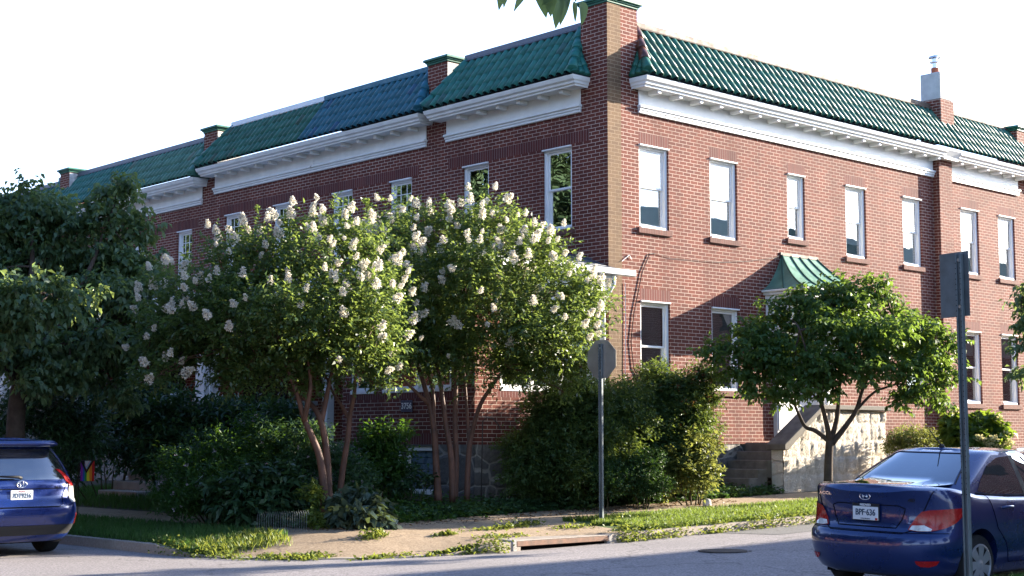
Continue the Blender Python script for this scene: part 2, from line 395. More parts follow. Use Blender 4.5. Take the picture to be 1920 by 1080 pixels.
gd = MB(); gd.quad((-700, -700, -.30), (700, -700, -.30), (700, 700, -.30), (-700, 700, -.30))
tag(gd.build('ground', M['soil']), kind='structure')
def sheet(name, xs, ys, fz, mat, keep=lambda x, y: True):
    mb = MB(); idx = {}
    for i in range(len(xs) - 1):
        for j in range(len(ys) - 1):
            if not keep((xs[i] + xs[i + 1]) / 2, (ys[j] + ys[j + 1]) / 2): continue
            q = []
            for a, b in ((i, j), (i + 1, j), (i + 1, j + 1), (i, j + 1)):
                if (a, b) not in idx: idx[(a, b)] = len(mb.v); mb.v.append((xs[a], ys[b], fz(xs[a], ys[b])))
                q.append(idx[(a, b)])
            mb.f.append(tuple(q)); mb.m.append(0)
    o = mb.build(name, mat, smooth=True, recalc=False); return tag(o, kind='structure')
xs = list(np.arange(-60, 60.1, 1.0)); ys = list(np.arange(YN - 16, YK + 3.05, .5))
sheet('road', xs, ys, roadz, M['asphalt'])
sheet('road', list(np.arange(-40, XK + 3.3, 1.5)), [ys[-1]] + list(np.arange(0, 60, 2.0)) , lambda x, y: 0.0, M['asphalt'])
# grey resurfaced lane beside the far kerb of the side street
sheet('road_patch', list(np.arange(-1.9, 24, .5)), list(np.linspace(YK - 1.25, YK + .02, 6)), lambda x, y: roadz(x, y) + .004, M['asphalt2'])

# kerb curve of the corner lot
def kcurve():
    pts = []
    for y in np.arange(45, YK + RAD, -.35): pts.append((XK, float(y), 1, 0))
    for a in np.linspace(180, 270, 26):
        c, s = math.cos(R(a)), math.sin(R(a)); pts.append((XK + RAD + RAD * c, YK + RAD + RAD * s, -c, -s))
    for x in np.arange(XK + RAD + .35, 45, .35): pts.append((float(x), YK, 0, 1))
    return pts
KC = kcurve()
def strip(name, ts, mat, keep=lambda x, y: True, dz=0.0, skirt=False, kind='structure'):
    mb = MB()
    for (a, b) in zip(KC, KC[1:]):
        if not keep((a[0] + b[0]) / 2 + a[2] * ts[0], (a[1] + b[1]) / 2 + a[3] * ts[0]): continue
        row = []
        for q in (a, b):
            r = []
            if skirt: r.append((q[0], q[1], roadz(q[0] - q[2], q[1] - q[3]) - .06))
            for t in ts:
                x, y = q[0] + q[2] * t, q[1] + q[3] * t
                r.append((x, y, H(q[0] + q[2] * (t + .001), q[1] + q[3] * (t + .001)) + dz))
            row.append(r)
        for k in range(len(row[0]) - 1): mb.quad(row[0][k], row[1][k], row[1][k + 1], row[0][k + 1])
    bm = mb.build(name, mat, recalc=False); me = bm.data
    b2 = bmesh.new(); b2.from_mesh(me); bmesh.ops.remove_doubles(b2, verts=b2.verts, dist=.0005); bmesh.ops.recalc_face_normals(b2, faces=b2.faces); b2.to_mesh(me); b2.free()
    return tag(bm, kind=kind)
INX0, INX1 = -6.25, -4.35                                    # storm inlet gap in the kerb
def inlet(x, y): return not (INX0 < x < INX1 and y < YK + .4)
strip('kerb', [0, .02, .16], M['kerb'], keep=inlet, skirt=True)
VERGE_R = -3.75; VERGE_L = -1.75
def paved(x, y): return x < VERGE_R and y < VERGE_L
strip('pavement', [.16, .5, .9, 1.25, 1.55], M['paving'], keep=paved)
strip('grass_verge', [.16, .5, .9, 1.25, 1.55], M['turf'], keep=lambda x, y: not paved(x, y))
strip('sidewalk', [1.55, 1.8, 2.1, 2.4, 2.75], M['paving'])
strip('garden_soil', [2.75, 2.9, 3.0], M['soil'])
gx = [XK + 3.0 + .35 * i for i in range(150)]; gy = [YK + 3.0 + .35 * i for i in range(120)]
sheet('garden_soil', gx, gy, lambda x, y: H(x, y), M['soil'])
# near corner across the side street (bottom right)
nb = MB(); npts = []
for y in (-60, -40, -25, YN - 2.6): npts.append((XN, y))
for a in np.linspace(180, 90, 12): npts.append((XN + 2.5 + 2.5 * math.cos(R(a)), YN - 2.5 + 2.5 * math.sin(R(a))))
for x in (-4, 0, 5, 10, 20, 40, 60): npts.append((x, YN))
def near_z(x): return .15 + rise(x)
top = [Vector((x, y, near_z(x))) for x, y in npts]
inn = [Vector((x + (.16 if i < 8 else 0.0), y - (.16 if i >= 8 else .0), near_z(x))) for i, (x, y) in enumerate(npts)]
for i in range(len(top) - 1):
    lo0 = top[i].copy(); lo0.z -= .25; lo1 = top[i + 1].copy(); lo1.z -= .25
    nb.quad(lo0, lo1, top[i + 1], top[i]); nb.quad(top[i], top[i + 1], inn[i + 1], inn[i])
tag(nb.build('kerb', M['concrete'], recalc=False), kind='structure')
nv = MB(); 
for i in range(len(inn) - 1):
    c0 = Vector((60, -60, near_z(60) - .004)); nv.add([inn[i] - Vector((0, 0, .004)), inn[i + 1] - Vector((0, 0, .004)), c0], [(0, 1, 2)])
tag(nv.build('grass_verge', M['turf'], recalc=False), kind='structure')

# storm inlet
si = empty('storm_drain', (-5.3, YK, rise(-5.3)), 'rusty iron storm drain inlet set in the kerb with a dark open mouth', 'storm drain')
zt = .135 + rise(-5.3)
b = MB(); b.box(INX0 + .02, INX1 - .02, YK - .005, YK + .62, zt - .005, zt + .012); b.build('cover_plate', M['kerb'], si, bevel=.006)
b = MB(); b.box(INX0 + .02, INX1 - .02, YK - .012, YK + .05, zt - .075, zt - .006); b.build('lintel', M['rust'], si, bevel=.006)
b = MB(); b.box(INX0 + .02, INX1 - .02, YK + .08, YK + .6, -.35, zt - .08); b.build('mouth', M['opening_shade'], si)  # solid block, its black stands for the unlit drain
b = MB(); b.box(INX0 - .06, INX0 + .02, YK - .012, YK + .2, -.2, zt + .014); b.box(INX1 - .02, INX1 + .06, YK - .012, YK + .2, -.2, zt + .014); b.build('side_block', M['concrete'], si, bevel=.01)
# manhole
mz = roadz(-4.7, -6.6)
mb = MB(); mb.lathe((-4.75, -6.62, mz), [(.36, .001), (.36, .008), (.33, .008), (.33, .004), (.30, .004), (.30, .009), (.02, .009)], 28)
tag(mb.build('manhole_cover', M['iron']), 'round dark iron manhole cover set in the asphalt near the blue sedan', 'manhole cover')

# ------------------------------------------------------------------ building parts
def wall(name, parent, ax, u0, u1, z0, z1, holes=(), soldiers=(), out=0.0, reveal=.16, mats=None, label=None):
    us = sorted({u0, u1, *[h[0] for h in holes], *[h[1] for h in holes], *[s[0] for s in soldiers], *[s[1] for s in soldiers]})
    zs = sorted({z0, z1, *[h[2] for h in holes], *[h[3] for h in holes], *[s[2] for s in soldiers], *[s[3] for s in soldiers]})
    us = [u for u in us if u0 <= u <= u1]; zs = [z for z in zs if z0 <= z <= z1]
    mb = MB()
    for i in range(len(us) - 1):
        for j in range(len(zs) - 1):
            cu, cz = (us[i] + us[i + 1]) / 2, (zs[j] + zs[j + 1]) / 2
            if any(h[0] < cu < h[1] and h[2] < cz < h[3] for h in holes): continue
            m = 1 if any(s[0] < cu < s[1] and s[2] < cz < s[3] for s in soldiers) else 0
            mb.quad(P(ax, us[i], out, zs[j]), P(ax, us[i + 1], out, zs[j]), P(ax, us[i + 1], out, zs[j + 1]), P(ax, us[i], out, zs[j + 1]), m)
    for (a, b_, c, d) in holes:
        for (q, r) in (((a, c), (a, d)), ((b_, c), (b_, d)), ((a, c), (b_, c)), ((a, d), (b_, d))):
            mb.quad(P(ax, q[0], out, q[1]), P(ax, r[0], out, r[1]), P(ax, r[0], out - reveal, r[1]), P(ax, q[0], out - reveal, q[1]), 0)
    return mb.build(name, mats or [M['brick'], M['soldier']], parent, recalc=False, label=label)

def window(parent, ax, u0, u1, z0, z1, out=0.0, blind='full', sill=True, grid=False, mid=.5, pane='pane', tone='blind'):
    """double hung sash in a white casing, set back in the brick"""
    cw = .075
    f = MB()
    f.bx(ax, u0 + .003, u0 + cw, out - .15, out - .045, z0 + .003, z1 - .003); f.bx(ax, u1 - cw, u1 - .003, out - .15, out - .045, z0 + .003, z1 - .003)
    f.bx(ax, u0 + cw, u1 - cw, out - .15, out - .047, z1 - cw, z1 - .003); f.bx(ax, u0 + cw, u1 - cw, out - .15, out - .02, z0 + .003, z0 + .055)
    f.bx(ax, u0 + .003, u1 - .003, out - .044, out + .035, z1 - .035, z1 - .005)
    win = f.build('window', M['white'], parent, bevel=.006)
    zm = z0 + (z1 - z0) * mid; a, b_ = u0 + cw, u1 - cw
    for nm, c, d, o0, o1 in (('upper_sash', zm - .02, z1 - cw, -.118, -.085), ('lower_sash', z0 + .055, zm + .02, -.15, -.119)):
        s = MB(); w_ = .042
        s.bx(ax, a + .002, a + w_, out + o0, out + o1, c, d); s.bx(ax, b_ - w_, b_ - .002, out + o0, out + o1, c, d)
        s.bx(ax, a + w_, b_ - w_, out + o0, out + o1 - .002, c, c + w_); s.bx(ax, a + w_, b_ - w_, out + o0, out + o1 - .002, d - w_, d)
        if grid and nm == 'upper_sash':
            for k in (1, 2): uu = a + (b_ - a) * k / 3; s.bx(ax, uu - .009, uu + .009, out + o0 + .01, out + o1 - .008, c + w_, d - w_)
            for k in (1, 2): zz = c + (d - c) * k / 3; s.bx(ax, a + w_, b_ - w_, out + o0 + .011, out + o1 - .009, zz - .009, zz + .009)
        s.build(nm, M['white'], win, bevel=.004)
        g = MB(); om = out + (o0 + o1) / 2
        g.quad(P(ax, a + w_, om, c + w_), P(ax, b_ - w_, om, c + w_), P(ax, b_ - w_, om, d - w_), P(ax, a + w_, om, d - w_)); g.build('pane', M[pane], win, recalc=False)
    bl = MB()
    zb = {'full': z0 + .05, 'half': zm - .1, 'most': z0 + (z1 - z0) * .2, 'none': None, 'third': z1 - (z1 - z0) * .33}[blind]
    if zb is not None:
        n = 26; zz = np.linspace(zb, z1 - .04, n)
        for i in range(n - 1):
            bl.quad(P(ax, a + .01, out - .185, zz[i]), P(ax, b_ - .01, out - .185, zz[i]), P(ax, b_ - .01, out - .165, zz[i + 1] - .004), P(ax, a + .01, out - .165, zz[i + 1] - .004))
        bl.build('blind', M[tone], win, recalc=False)
    if sill:
        s = MB(); s.bx(ax, u0 - .07, u1 + .05, out - .03, out + .05, z0 - .115, z0 - .002); s.build('brick_sill', M['sillbrick'], win, bevel=.006)
    return win

def cornice(parent, ax, u0, u1, zb, ends=(True, True), wo=0.0, brk=.62, mat='white', bstart=.3, bdeep=.24, frieze=None):
    """white frieze with a moulding below, brackets and a crown under the tiles; zb is the frieze bottom"""
    f0, f1 = frieze or (u0, u1)
    fr = MB()
    fr.bx(ax, f0, f1, wo + .002, wo + .035, zb + .16, zb + .50)
    fr.bx(ax, f0 - .012, f1 + .012, wo + .002, wo + .055, zb, zb + .055); fr.bx(ax, f0 - .016, f1 + .016, wo + .002, wo + .075, zb + .057, zb + .105)
    fr.bx(ax, f0 - .03, f1 + .03, wo + .002, wo + .105, zb + .107, zb + .158)
    fr.build('frieze', M[mat], parent, bevel=.008)
    prof = [(.0, zb + .47), (.34, zb + .47), (.34, zb + .455), (.355, zb + .455), (.36, zb + .49), (.40, zb + .505), (.41, zb + .545), (.455, zb + .575), (.475, zb + .63), (.475, zb + .655), (.0, zb + .68)]
    mb = MB(); st = []
    for (p, z) in prof:
        e0 = .52 * p if ends[0] else 0; e1 = .52 * p if ends[1] else 0
        st.append([P(ax, u0 - e0, wo + .0, z), P(ax, u0 - e0, wo + p, z), P(ax, u1 + e1, wo + p, z), P(ax, u1 + e1, wo + .0, z)])
    n = len(st)
    for i in range(n - 1):
        for k in range(3): mb.quad(st[i][k], st[i][k + 1], st[i + 1][k + 1], st[i + 1][k])
    for k in (0, 3): mb.add([s[k] for s in st], [tuple(range(n))])
    co = mb.build('cornice', M[mat], parent)
    u = u0 + bstart
    while u < u1 - .08:
        s = MB(); s.bx(ax, u - .055, u + .055, wo + .036, wo + .036 + bdeep, zb + .385, zb + .471); s.build('bracket', M[mat], co, bevel=.012)
        u += brk
    return co

def barrels(mb, ax, u0, u1, e, t, pitch, rows, r=.084, m=0, lim=None, wo=0.0, start=.5):
    """courses of overlapping half-round tiles from eave e=(o,z) to top t=(o,z)"""
    L_ = math.hypot(t[0] - e[0], t[1] - e[1]); d = ((t[0] - e[0]) / L_, (t[1] - e[1]) / L_); nrm = (-d[1], d[0])
    if nrm[0] < 0: nrm = (d[1], -d[0])
    n = max(1, int(round((u1 - u0) / pitch))); pt = (u1 - u0) / n
    ln = L_ / rows
    for c in range(n):
        uc = u0 + pt * (c + start)
        for k in range(rows):
            s0 = k * ln - .03 + random.uniform(-.008, .008); s1 = (k + 1) * ln + .05
            if lim:
                lo, hi = lim(uc)
                s0 = max(s0, lo * L_); s1 = min(s1, hi * L_)
                if s1 - s0 < .04: continue
            else: s1 = min(s1, L_)
            uu = uc + random.uniform(-.006, .006)
            vs = []; fs = []; ns = 8
            for (s_, rr, up) in ((s0, r - .010, .006), (s0, r, .007), (s1, r * .95, .001)):
                for q in range(ns + 1):
                    a = math.pi * q / ns
                    du = math.cos(a) * rr; h = math.sin(a) * rr + up
                    vs.append(P(ax, uu + du, wo + e[0] + d[0] * s_ + nrm[0] * h, e[1] + d[1] * s_ + nrm[1] * h))
            for row in range(2):
                for q in range(ns): b0 = row * (ns + 1) + q; fs.append((b0, b0 + 1, b0 + ns + 2, b0 + ns + 1))
            mb.add(vs, fs, m)
    # pans below the barrels
    return nrm

def roofslope(parent, ax, u0, u1, ez, tz, hips=(False, False), tile='green_tile', cop='coping', wo=0.0, pitch=.218, eo=.50, to=-.33, rows=4, split=None, hipmat=None, tilesplit=None, copz=.11):
    """steep tiled mansard; hips cut its ends back towards the top"""
    mb = MB(); hw = .56
    def lim(u):
        lo, hi = 0, 1
        if hips[0]: hi = min(hi, max(0, (u - u0) / hw))
        if hips[1]: hi = min(hi, max(0, (u1 - u) / hw))
        return lo, hi
    mats = [M[tile], M['under']]
    if tilesplit: mats.append(M[tilesplit[1]])
    if tilesplit:
        barrels(mb, ax, u0, tilesplit[0], (eo, ez), (to, tz), pitch, rows, m=0, lim=lim, wo=wo); barrels(mb, ax, tilesplit[0], u1, (eo, ez), (to, tz), pitch, rows, m=2, lim=lim, wo=wo)
    else: barrels(mb, ax, u0 + .03, u1 - .03, (eo, ez), (to, tz), pitch, rows, lim=lim, wo=wo)
    h0 = hw if hips[0] else 0; h1 = hw if hips[1] else 0
    A, B = P(ax, u0, wo + eo, ez), P(ax, u1, wo + eo, ez); C, D = P(ax, u1 - h1, wo + to, tz), P(ax, u0 + h0, wo + to, tz)
    mb.quad(A, B, C, D, 1)
    if hips[0]: mb.add([A, D, P(ax, u0 + .02, wo + to, ez)], [(0, 1, 2)], 1)
    if hips[1]: mb.add([B, C, P(ax, u1 - .02, wo + to, ez)], [(0, 1, 2)], 1)
    rf = mb.build('roof', mats, parent, recalc=False)
    rf.data.polygons.foreach_set('use_smooth', [True] * len(rf.data.polygons))
    c = MB(); c.bx(ax, u0 + h0 * .9, u1 - h1 * .9, wo + to - .25, wo + to + .06, tz + .035, tz + copz + .05); c.bx(ax, u0 + h0 * .9, u1 - h1 * .9, wo + to + .0, wo + to + .10, tz + .0, tz + .034)
    c.build('coping', M[cop], rf, bevel=.015)
    for i, (hh, ue, sg) in enumerate(((hips[0], u0, 1), (hips[1], u1, -1))):
        if not hh: continue
        a = Vector(P(ax, ue + .02 * sg, wo + eo - .02, ez + .07)); z = Vector(P(ax, ue + hw * sg, wo + to, tz + .02))
        n = 4
        for k in range(n):
            p, q = a.lerp(z, k / n - (.02 if k else 0)), a.lerp(z, (k + 1) / n + .02)
            t = MB(); t.tube([p, p.lerp(q, .02), q], [.10, .115, .085], 12)
            hm = M[tile]
            if hipmat and k > 0: hm = M[hipmat]
            if tilesplit and i == 1: hm = M[tilesplit[1]]
            t.build('hip_tile', hm, rf, smooth=True)
        # end slope of tiles from the hip back to the wall
        e = MB()
        base = Vector(P(ax, ue + .02 * sg, wo + to, ez)); ea = Vector(P(ax, ue, wo + eo, ez + .02))
        for k in range(5):
            p = base.lerp(ea, (k + .5) / 5); tt = z.lerp(ea, (k + .5) / 5 * .98)
            for j in range(3):
                q0 = p.lerp(tt, j / 3); q1 = p.lerp(tt, (j + 1) / 3 + .03)
                e.tube([q0, q0.lerp(q1, .03), q1], [.08, .088, .07], 8, cap=True)
        e.build('end_tiles', M[tile], rf, smooth=True)
    return rf

def pier_cap(mb, x0, x1, y0, y1, z, m=0):
    for (g, a, b) in ((.025, 0, .04), (.05, .042, .075), (.085, .077, .135)):
        mb.box(x0 - g, x1 + g, y0 - g, y1 + g, z + a, z + b, m)

# ================================================================== the corner house
WH, WS = 7.37, 5.70
ch = empty('corner_house', (0, 0, .5), 'red brick corner rowhouse with sunlit side wall, green tiled roof and copper door canopy', 'house', 'brick row houses')
right_up = [(.89, 1.77, WS, WH), (3.05, 3.94, WS, WH), (5.68, 6.32, 5.92, WH), (7.86, 8.67, WS, WH), (10.20, 11.02, WS, WH)]
right_lo = [(.89, 1.77, 2.55, 4.27), (3.05, 3.94, 2.55, 4.27), (10.20, 11.02, 2.55, 4.27)]
door_hole = (5.05, 7.05, 1.62, 4.30)
sold = [(h[0] - .01, h[1] + .01, h[3], h[3] + .23) for h in right_up + right_lo]
wall('wall', ch, 'R', .38, 11.57, 1.47, 8.60, right_up + right_lo + [door_hole], sold, label='sunlit brick side wall')
wall('wall', ch, 'F', .001, 5.12, 1.47, 8.60, [(.98, 1.81, WS, WH), (3.44, 4.27, WS, WH)], [(.5, 4.75, WH + .01, WH + .24)], label='shaded brick front wall')
tb = MB(); tb.box(-.003, .38, -.004, .0008, 1.47, 10.05); tb.build('corner_brickwork', M['tanbrick'], ch, label='tan brick strip up the corner')
wall('foundation', ch, 'R', 0, 11.57, .1, 1.468, out=.03, mats=[M['stone_dark']])
fd = MB(); fd.box(-.03, 11.57, -.03, .3, 1.455, 1.469); fd.build('foundation_ledge', M['concrete'], ch)
# corner pier above the eaves
pr = MB(); pr.box(.002, .87, .002, .715, 8.55, 10.05); pier = pr.build('corner_pier', M['brick'], ch)
cp = MB(); pier_cap(cp, 0, .87, 0, .715, 10.05); cp.build('pier_cap', M['green_metal'], pier, bevel=.012)
for i, h in enumerate(right_up):
    window(ch, 'R', *h, blind=['full', 'full', 'half', 'most', 'full'][i], tone='blind', mid=.5)
for i, h in enumerate(right_lo):
    window(ch, 'R', *h, blind=['full', 'full', 'half'][i], mid=.48, tone='screen')
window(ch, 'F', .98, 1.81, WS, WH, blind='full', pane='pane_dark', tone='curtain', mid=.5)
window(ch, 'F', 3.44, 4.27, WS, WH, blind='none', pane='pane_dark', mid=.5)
cornice(ch, 'R', .87, 11.56, 7.97, (True, False), brk=.64, bdeep=.28)
ccs = cornice(ch, 'F', .71, 4.79, 7.97, (True, True), mat='white_old')
roofslope(ch, 'R', .62, 12.2, 8.645, 9.78, (True, False), 'green_tile', 'coping_tan', hipmat='brown_tile')
roofslope(ch, 'F', .46, 5.05, 8.645, 9.74, (True, True), 'teal_tile', 'coping')
# near-black backing sheets; the dark of unlit rooms is put into their colour
iw = MB(); iw.box(1.1, 11.4, 1.1, 9.0, .4, 8.9); iw.box(.02, 11.4, .3, 9.0, 8.9, 9.0); iw.build('room_backing', M['room'], ch)
iw = MB(); iw.box(.25, .3, .35, 5.1, .5, 8.9); iw.box(.3, 11.5, .35, .4, 5.2, 8.9); iw.box(.3, 11.5, .9, .95, .5, 5.0); iw.box(.3, 11.5, .35, .4, 4.4, 5.2); iw.build('room_backing', M['room'], ch)
# rear chimney on the side street roof
cm = MB(); cm.box(12.02, 12.62, -.02, .58, 9.0, 10.02); chm = cm.build('chimney', M['brick'], ch)
cm = MB(); cm.box(12.04, 12.60, .0, .56, 10.022, 10.72); cm.build('chimney_block', M['block'], chm, bevel=.02)
cm = MB(); cm.lathe((12.3, .28, 10.72), [(.12, 0), (.12, .02), (.10, .03), (.10, .17)], 14); cm.build('clay_flue', M['terracotta'], chm, smooth=False)
cm = MB(); cm.lathe((12.3, .28, 10.89), [(.07, 0), (.07, .12), (.13, .14), (.13, .165), (.075, .18), (.075, .24), (.16, .26), (.15, .30), (.02, .34)], 16); cm.build('flue_cap', M['steel'], chm)
cm = MB(); cm.prism([(11.98, -.03, 9.22), (12.66, -.03, 9.22), (12.72, -.22, 9.0), (11.98, -.22, 9.0)], (0, .02, .02)); cm.build('chimney_flashing', M['coping_tan'], chm)

# ---- side door with copper canopy and stone stair
dr = MB(); dr.bx('R', 5.30, 6.80, -.16, -.10, 1.62, 3.9)
door = dr.build('side_door', M['white'], ch)
d = MB()
d.bx('R', 5.05, 5.30, -.15, .10, 1.62, 4.02); d.bx('R', 6.80, 7.05, -.15, .10, 1.62, 4.02); d.bx('R', 5.05, 7.05, -.15, .12, 4.022, 4.31); d.bx('R', 5.09, 5.26, .101, .12, 1.75, 3.9); d.bx('R', 6.84, 7.01, .101, .12, 1.75, 3.9)
d.build('door_surround', M['white'], door, bevel=.012)
d = MB(); d.bx('R', 5.55, 6.55, -.10, -.09, 2.7, 3.75); d.build('door_glass', M['pane_dark'], door)
d = MB(); d.lathe((6.68, .08, 2.6), [(.012, -.0), (.03, .02), (.03, .05), (.01, .06)], 10, axis='y'); d.build('handle', M['steel'], door)
ca = MB(); z0, z1 = 4.72, 5.54; U0, U1, T0, T1, OO = 4.70, 7.42, 5.43, 6.69, 1.18
n = 10; prof = []
for i in range(n + 1):
    s = i / n; prof.append((s, (1 - s) ** 1.0 * 1.0, z0 + (z1 - z0) * (s ** 2.0 * .75 + .25 * s)))
rings = []
for i in range(n + 1):
    s = i / n; g = (1 - s) ; e = g
    z = z0 + (z1 - z0) * (.22 * s + .78 * s ** 2.1)
    o = OO * (1 - s) ** 1.0
    rings.append([P('R', T0 - (T0 - U0) * e, 0, z), P('R', T0 - (T0 - U0) * e, o, z), P('R', T1 + (U1 - T1) * e, o, z), P('R', T1 + (U1 - T1) * e, 0, z)])
for i in range(n):
    for k in range(3): ca.quad(rings[i][k], rings[i][k + 1], rings[i + 1][k + 1], rings[i + 1][k])
can = ca.build('canopy', M['copper'], ch, smooth=False)
for k in range(5):
    q = k / 4
    pts = [Vector(r[1]).lerp(Vector(r[2]), q) + Vector((0, -.006, .012)) for r in rings]
    t = MB(); t.tube(pts, .018, 6); t.build('seam', M['copper_seam'], can)
for kk in (0.5,):
    for (a_, b_) in ((0, 1), (3, 2)):
        t = MB(); t.tube([Vector(r[a_]).lerp(Vector(r[b_]), kk) + Vector((0, 0, .01)) for r in rings], .015, 6); t.build('seam', M['copper_seam'], can)
d = MB(); d.bx('R', T0 - .05, T1 + .05, 0, .03, z1 - .02, z1 + .05); d.build('canopy_ridge', M['coping_tan'], can)
d = MB()
for (g, a, b_) in ((.0, -.05, -.004), (.06, -.11, -.052), (.12, -.19, -.112)):
    d.bx('R', U0 + g, U1 - g, .002, OO - g, z0 + a, z0 + b_)
d.build('canopy_fascia', M['white'], can, bevel=.01)
for ue in (U0 + .14, U1 - .28):
    d = MB(); pts = []
    for (o, z) in ((.0, 4.53), (.98, 4.53), (.98, 4.30), (.86, 4.05), (.55, 3.85), (.30, 3.60), (.22, 3.35), (.12, 3.2), (.0, 3.15)): pts.append(P('R', ue, o, z))
    d.prism(pts, (.14, 0, 0)); d.build('canopy_bracket', M['white'], can, bevel=.01)
# stair
def bumpy_wall(name, parent, x0, x1, yf, poly_top, zb, mat):
    """rubble wall face with really uneven stones; poly_top(x) gives its height"""
    nx, nz = 110, 60; vs = []; fs = []
    g = np.random.default_rng(3); cells = []
    z = zb
    rows = []
    while z < 2.6:
        hgt = g.uniform(.22, .42); x = x0 - .3; 
        while x < x1 + .4:
            wd = g.uniform(.22, .55); rows.append((x + wd / 2, z + hgt / 2, wd / 2, hgt / 2, g.uniform(.014, .042), g.uniform(-.12, .12), g.uniform(-.12, .12))); x += wd
        z += hgt
    for j in range(nz + 1):
        for i in range(nx + 1):
            x = x0 + (x1 - x0) * i / nx; z = zb + (poly_top(x) - zb) * j / nz; h = 0
            for (cx, cz, a, b_, hh, sx, sz) in rows:
                dx, dz = (x - cx) / a, (z - cz) / b_
                if abs(dx) < 1 and abs(dz) < 1:
                    h = max(h, hh * (1 - dx ** 6) * (1 - dz ** 6) * (1 + sx * dx * 3 + sz * dz * 3) + .006 * g.standard_normal())
            vs.append((x, yf - h, z))
    for j in range(nz):
        for i in range(nx): b0 = j * (nx + 1) + i; fs.append((b0, b0 + 1, b0 + nx + 2, b0 + nx + 1))
    mb = MB(); mb.add(vs, fs); return mb.build(name, mat, parent, smooth=True, recalc=False)
ST = 3.62; TOPX = 4.85
def wtop(x): return 1.40 + (2.16 - 1.40) * min(1, max(0, (x - ST) / (TOPX - ST)))
st = MB()
def slab(x0, x1, y0, y1, f, zb):
    k = 12
    for i in range(k):
        a, b_ = x0 + (x1 - x0) * i / k, x0 + (x1 - x0) * (i + 1) / k
        st.add([(a, y0, zb), (b_, y0, zb), (b_, y1, zb), (a, y1, zb), (a, y0, f(a)), (b_, y0, f(b_)), (b_, y1, f(b_)), (a, y1, f(a))],
               [(4, 5, 6, 7), (2, 3, 7, 6)] + ([(0, 1, 5, 4)] if 0 else []) + ([(3, 0, 4, 7)] if i == 0 else []) + ([(1, 2, 6, 5)] if i == k - 1 else []))
slab(ST, 7.25, -1.30, -1.02, wtop, .2)
sw = st.build('stair_wall', M['stone_light'], ch, recalc=False)
bumpy_wall('stair_wall_face', sw, ST, 7.25, -1.30, wtop, .25, M['rubble'])
st = MB(); slab(ST, 3.75, -1.31, -1.01, lambda x: 1.39, .2); st = MB()
pl = [(ST - .08, -1.42, 1.35), (ST - .08, -1.42, 1.47), (TOPX, -1.42, 2.27), (7.33, -1.42, 2.27), (7.33, -1.42, 2.17), (TOPX + .03, -1.42, 2.17), (ST + .06, -1.42, 1.36)]
st.prism(pl, (0, .46, 0)); st.build('stair_coping', M['dark_concrete'], sw, bevel=.015)
for i in range(6):
    s = MB(); x = 2.62 + i * .28; zz = .62 + i * .175
    s.box(x, x + .31 if i < 5 else 7.2, -1.015, -.035, zz - .35, zz); s.build('step', M['dark_concrete'], sw, bevel=.012)

# ---- front sunroom
pg = -3.3
wall('sunroom_wall', ch, 'F', .12, 4.0, 1.47, 4.36, [(.75, 2.75, 2.42, 4.2), (2.95, 3.75, 2.42, 4.2)], [(.6, 3.9, 2.31, 2.42), (1.1, 2.15, 1.471, 1.67)], out=3.3)
mbw = MB()
wall('sunroom_wall', ch, 'R', -3.3, -.02, 1.47, 4.36, [(-2.70, -.30, 2.42, 4.2)], [(-2.78, -.25, 2.31, 2.42)], out=-.12, label='sunlit side wall of the sunroom')
wall('foundation', ch, 'F', .10, 4.02, .1, 1.469, [(1.12, 2.02, .62, 1.44)], out=3.33, mats=[M['stone_dark']])
wall('foundation', ch, 'R', -3.33, 0, .1, 1.469, out=-.09, mats=[M['stone_dark']])
b = MB(); b.bx('F', 1.12, 1.20, 3.2, 3.30, .62, 1.44); b.bx('F', 1.94, 2.02, 3.2, 3.30, .62, 1.44); b.bx('F', 1.20, 1.94, 3.2, 3.298, 1.35, 1.44); b.bx('F', 1.20, 1.94, 3.2, 3.36, .55, .66)
bw = b.build('basement_window', M['white'], ch, bevel=.008)
b = MB()
for k in range(6): b.bx('F', 1.20, 1.94, 3.215, 3.235 + .02, .67 + k * .113, .67 + k * .113 + .105)
b.build('pane', M['blue_block'], bw, bevel=.008)
b = MB(); b.prism([P('F', 2.02, 3.31, .62), P('F', 2.06, 3.36, .62), P('F', 2.12, 3.36, 1.30), P('F', 2.10, 3.31, 1.36)], (0, .07, 0)); b.build('downspout', M['white'], ch)
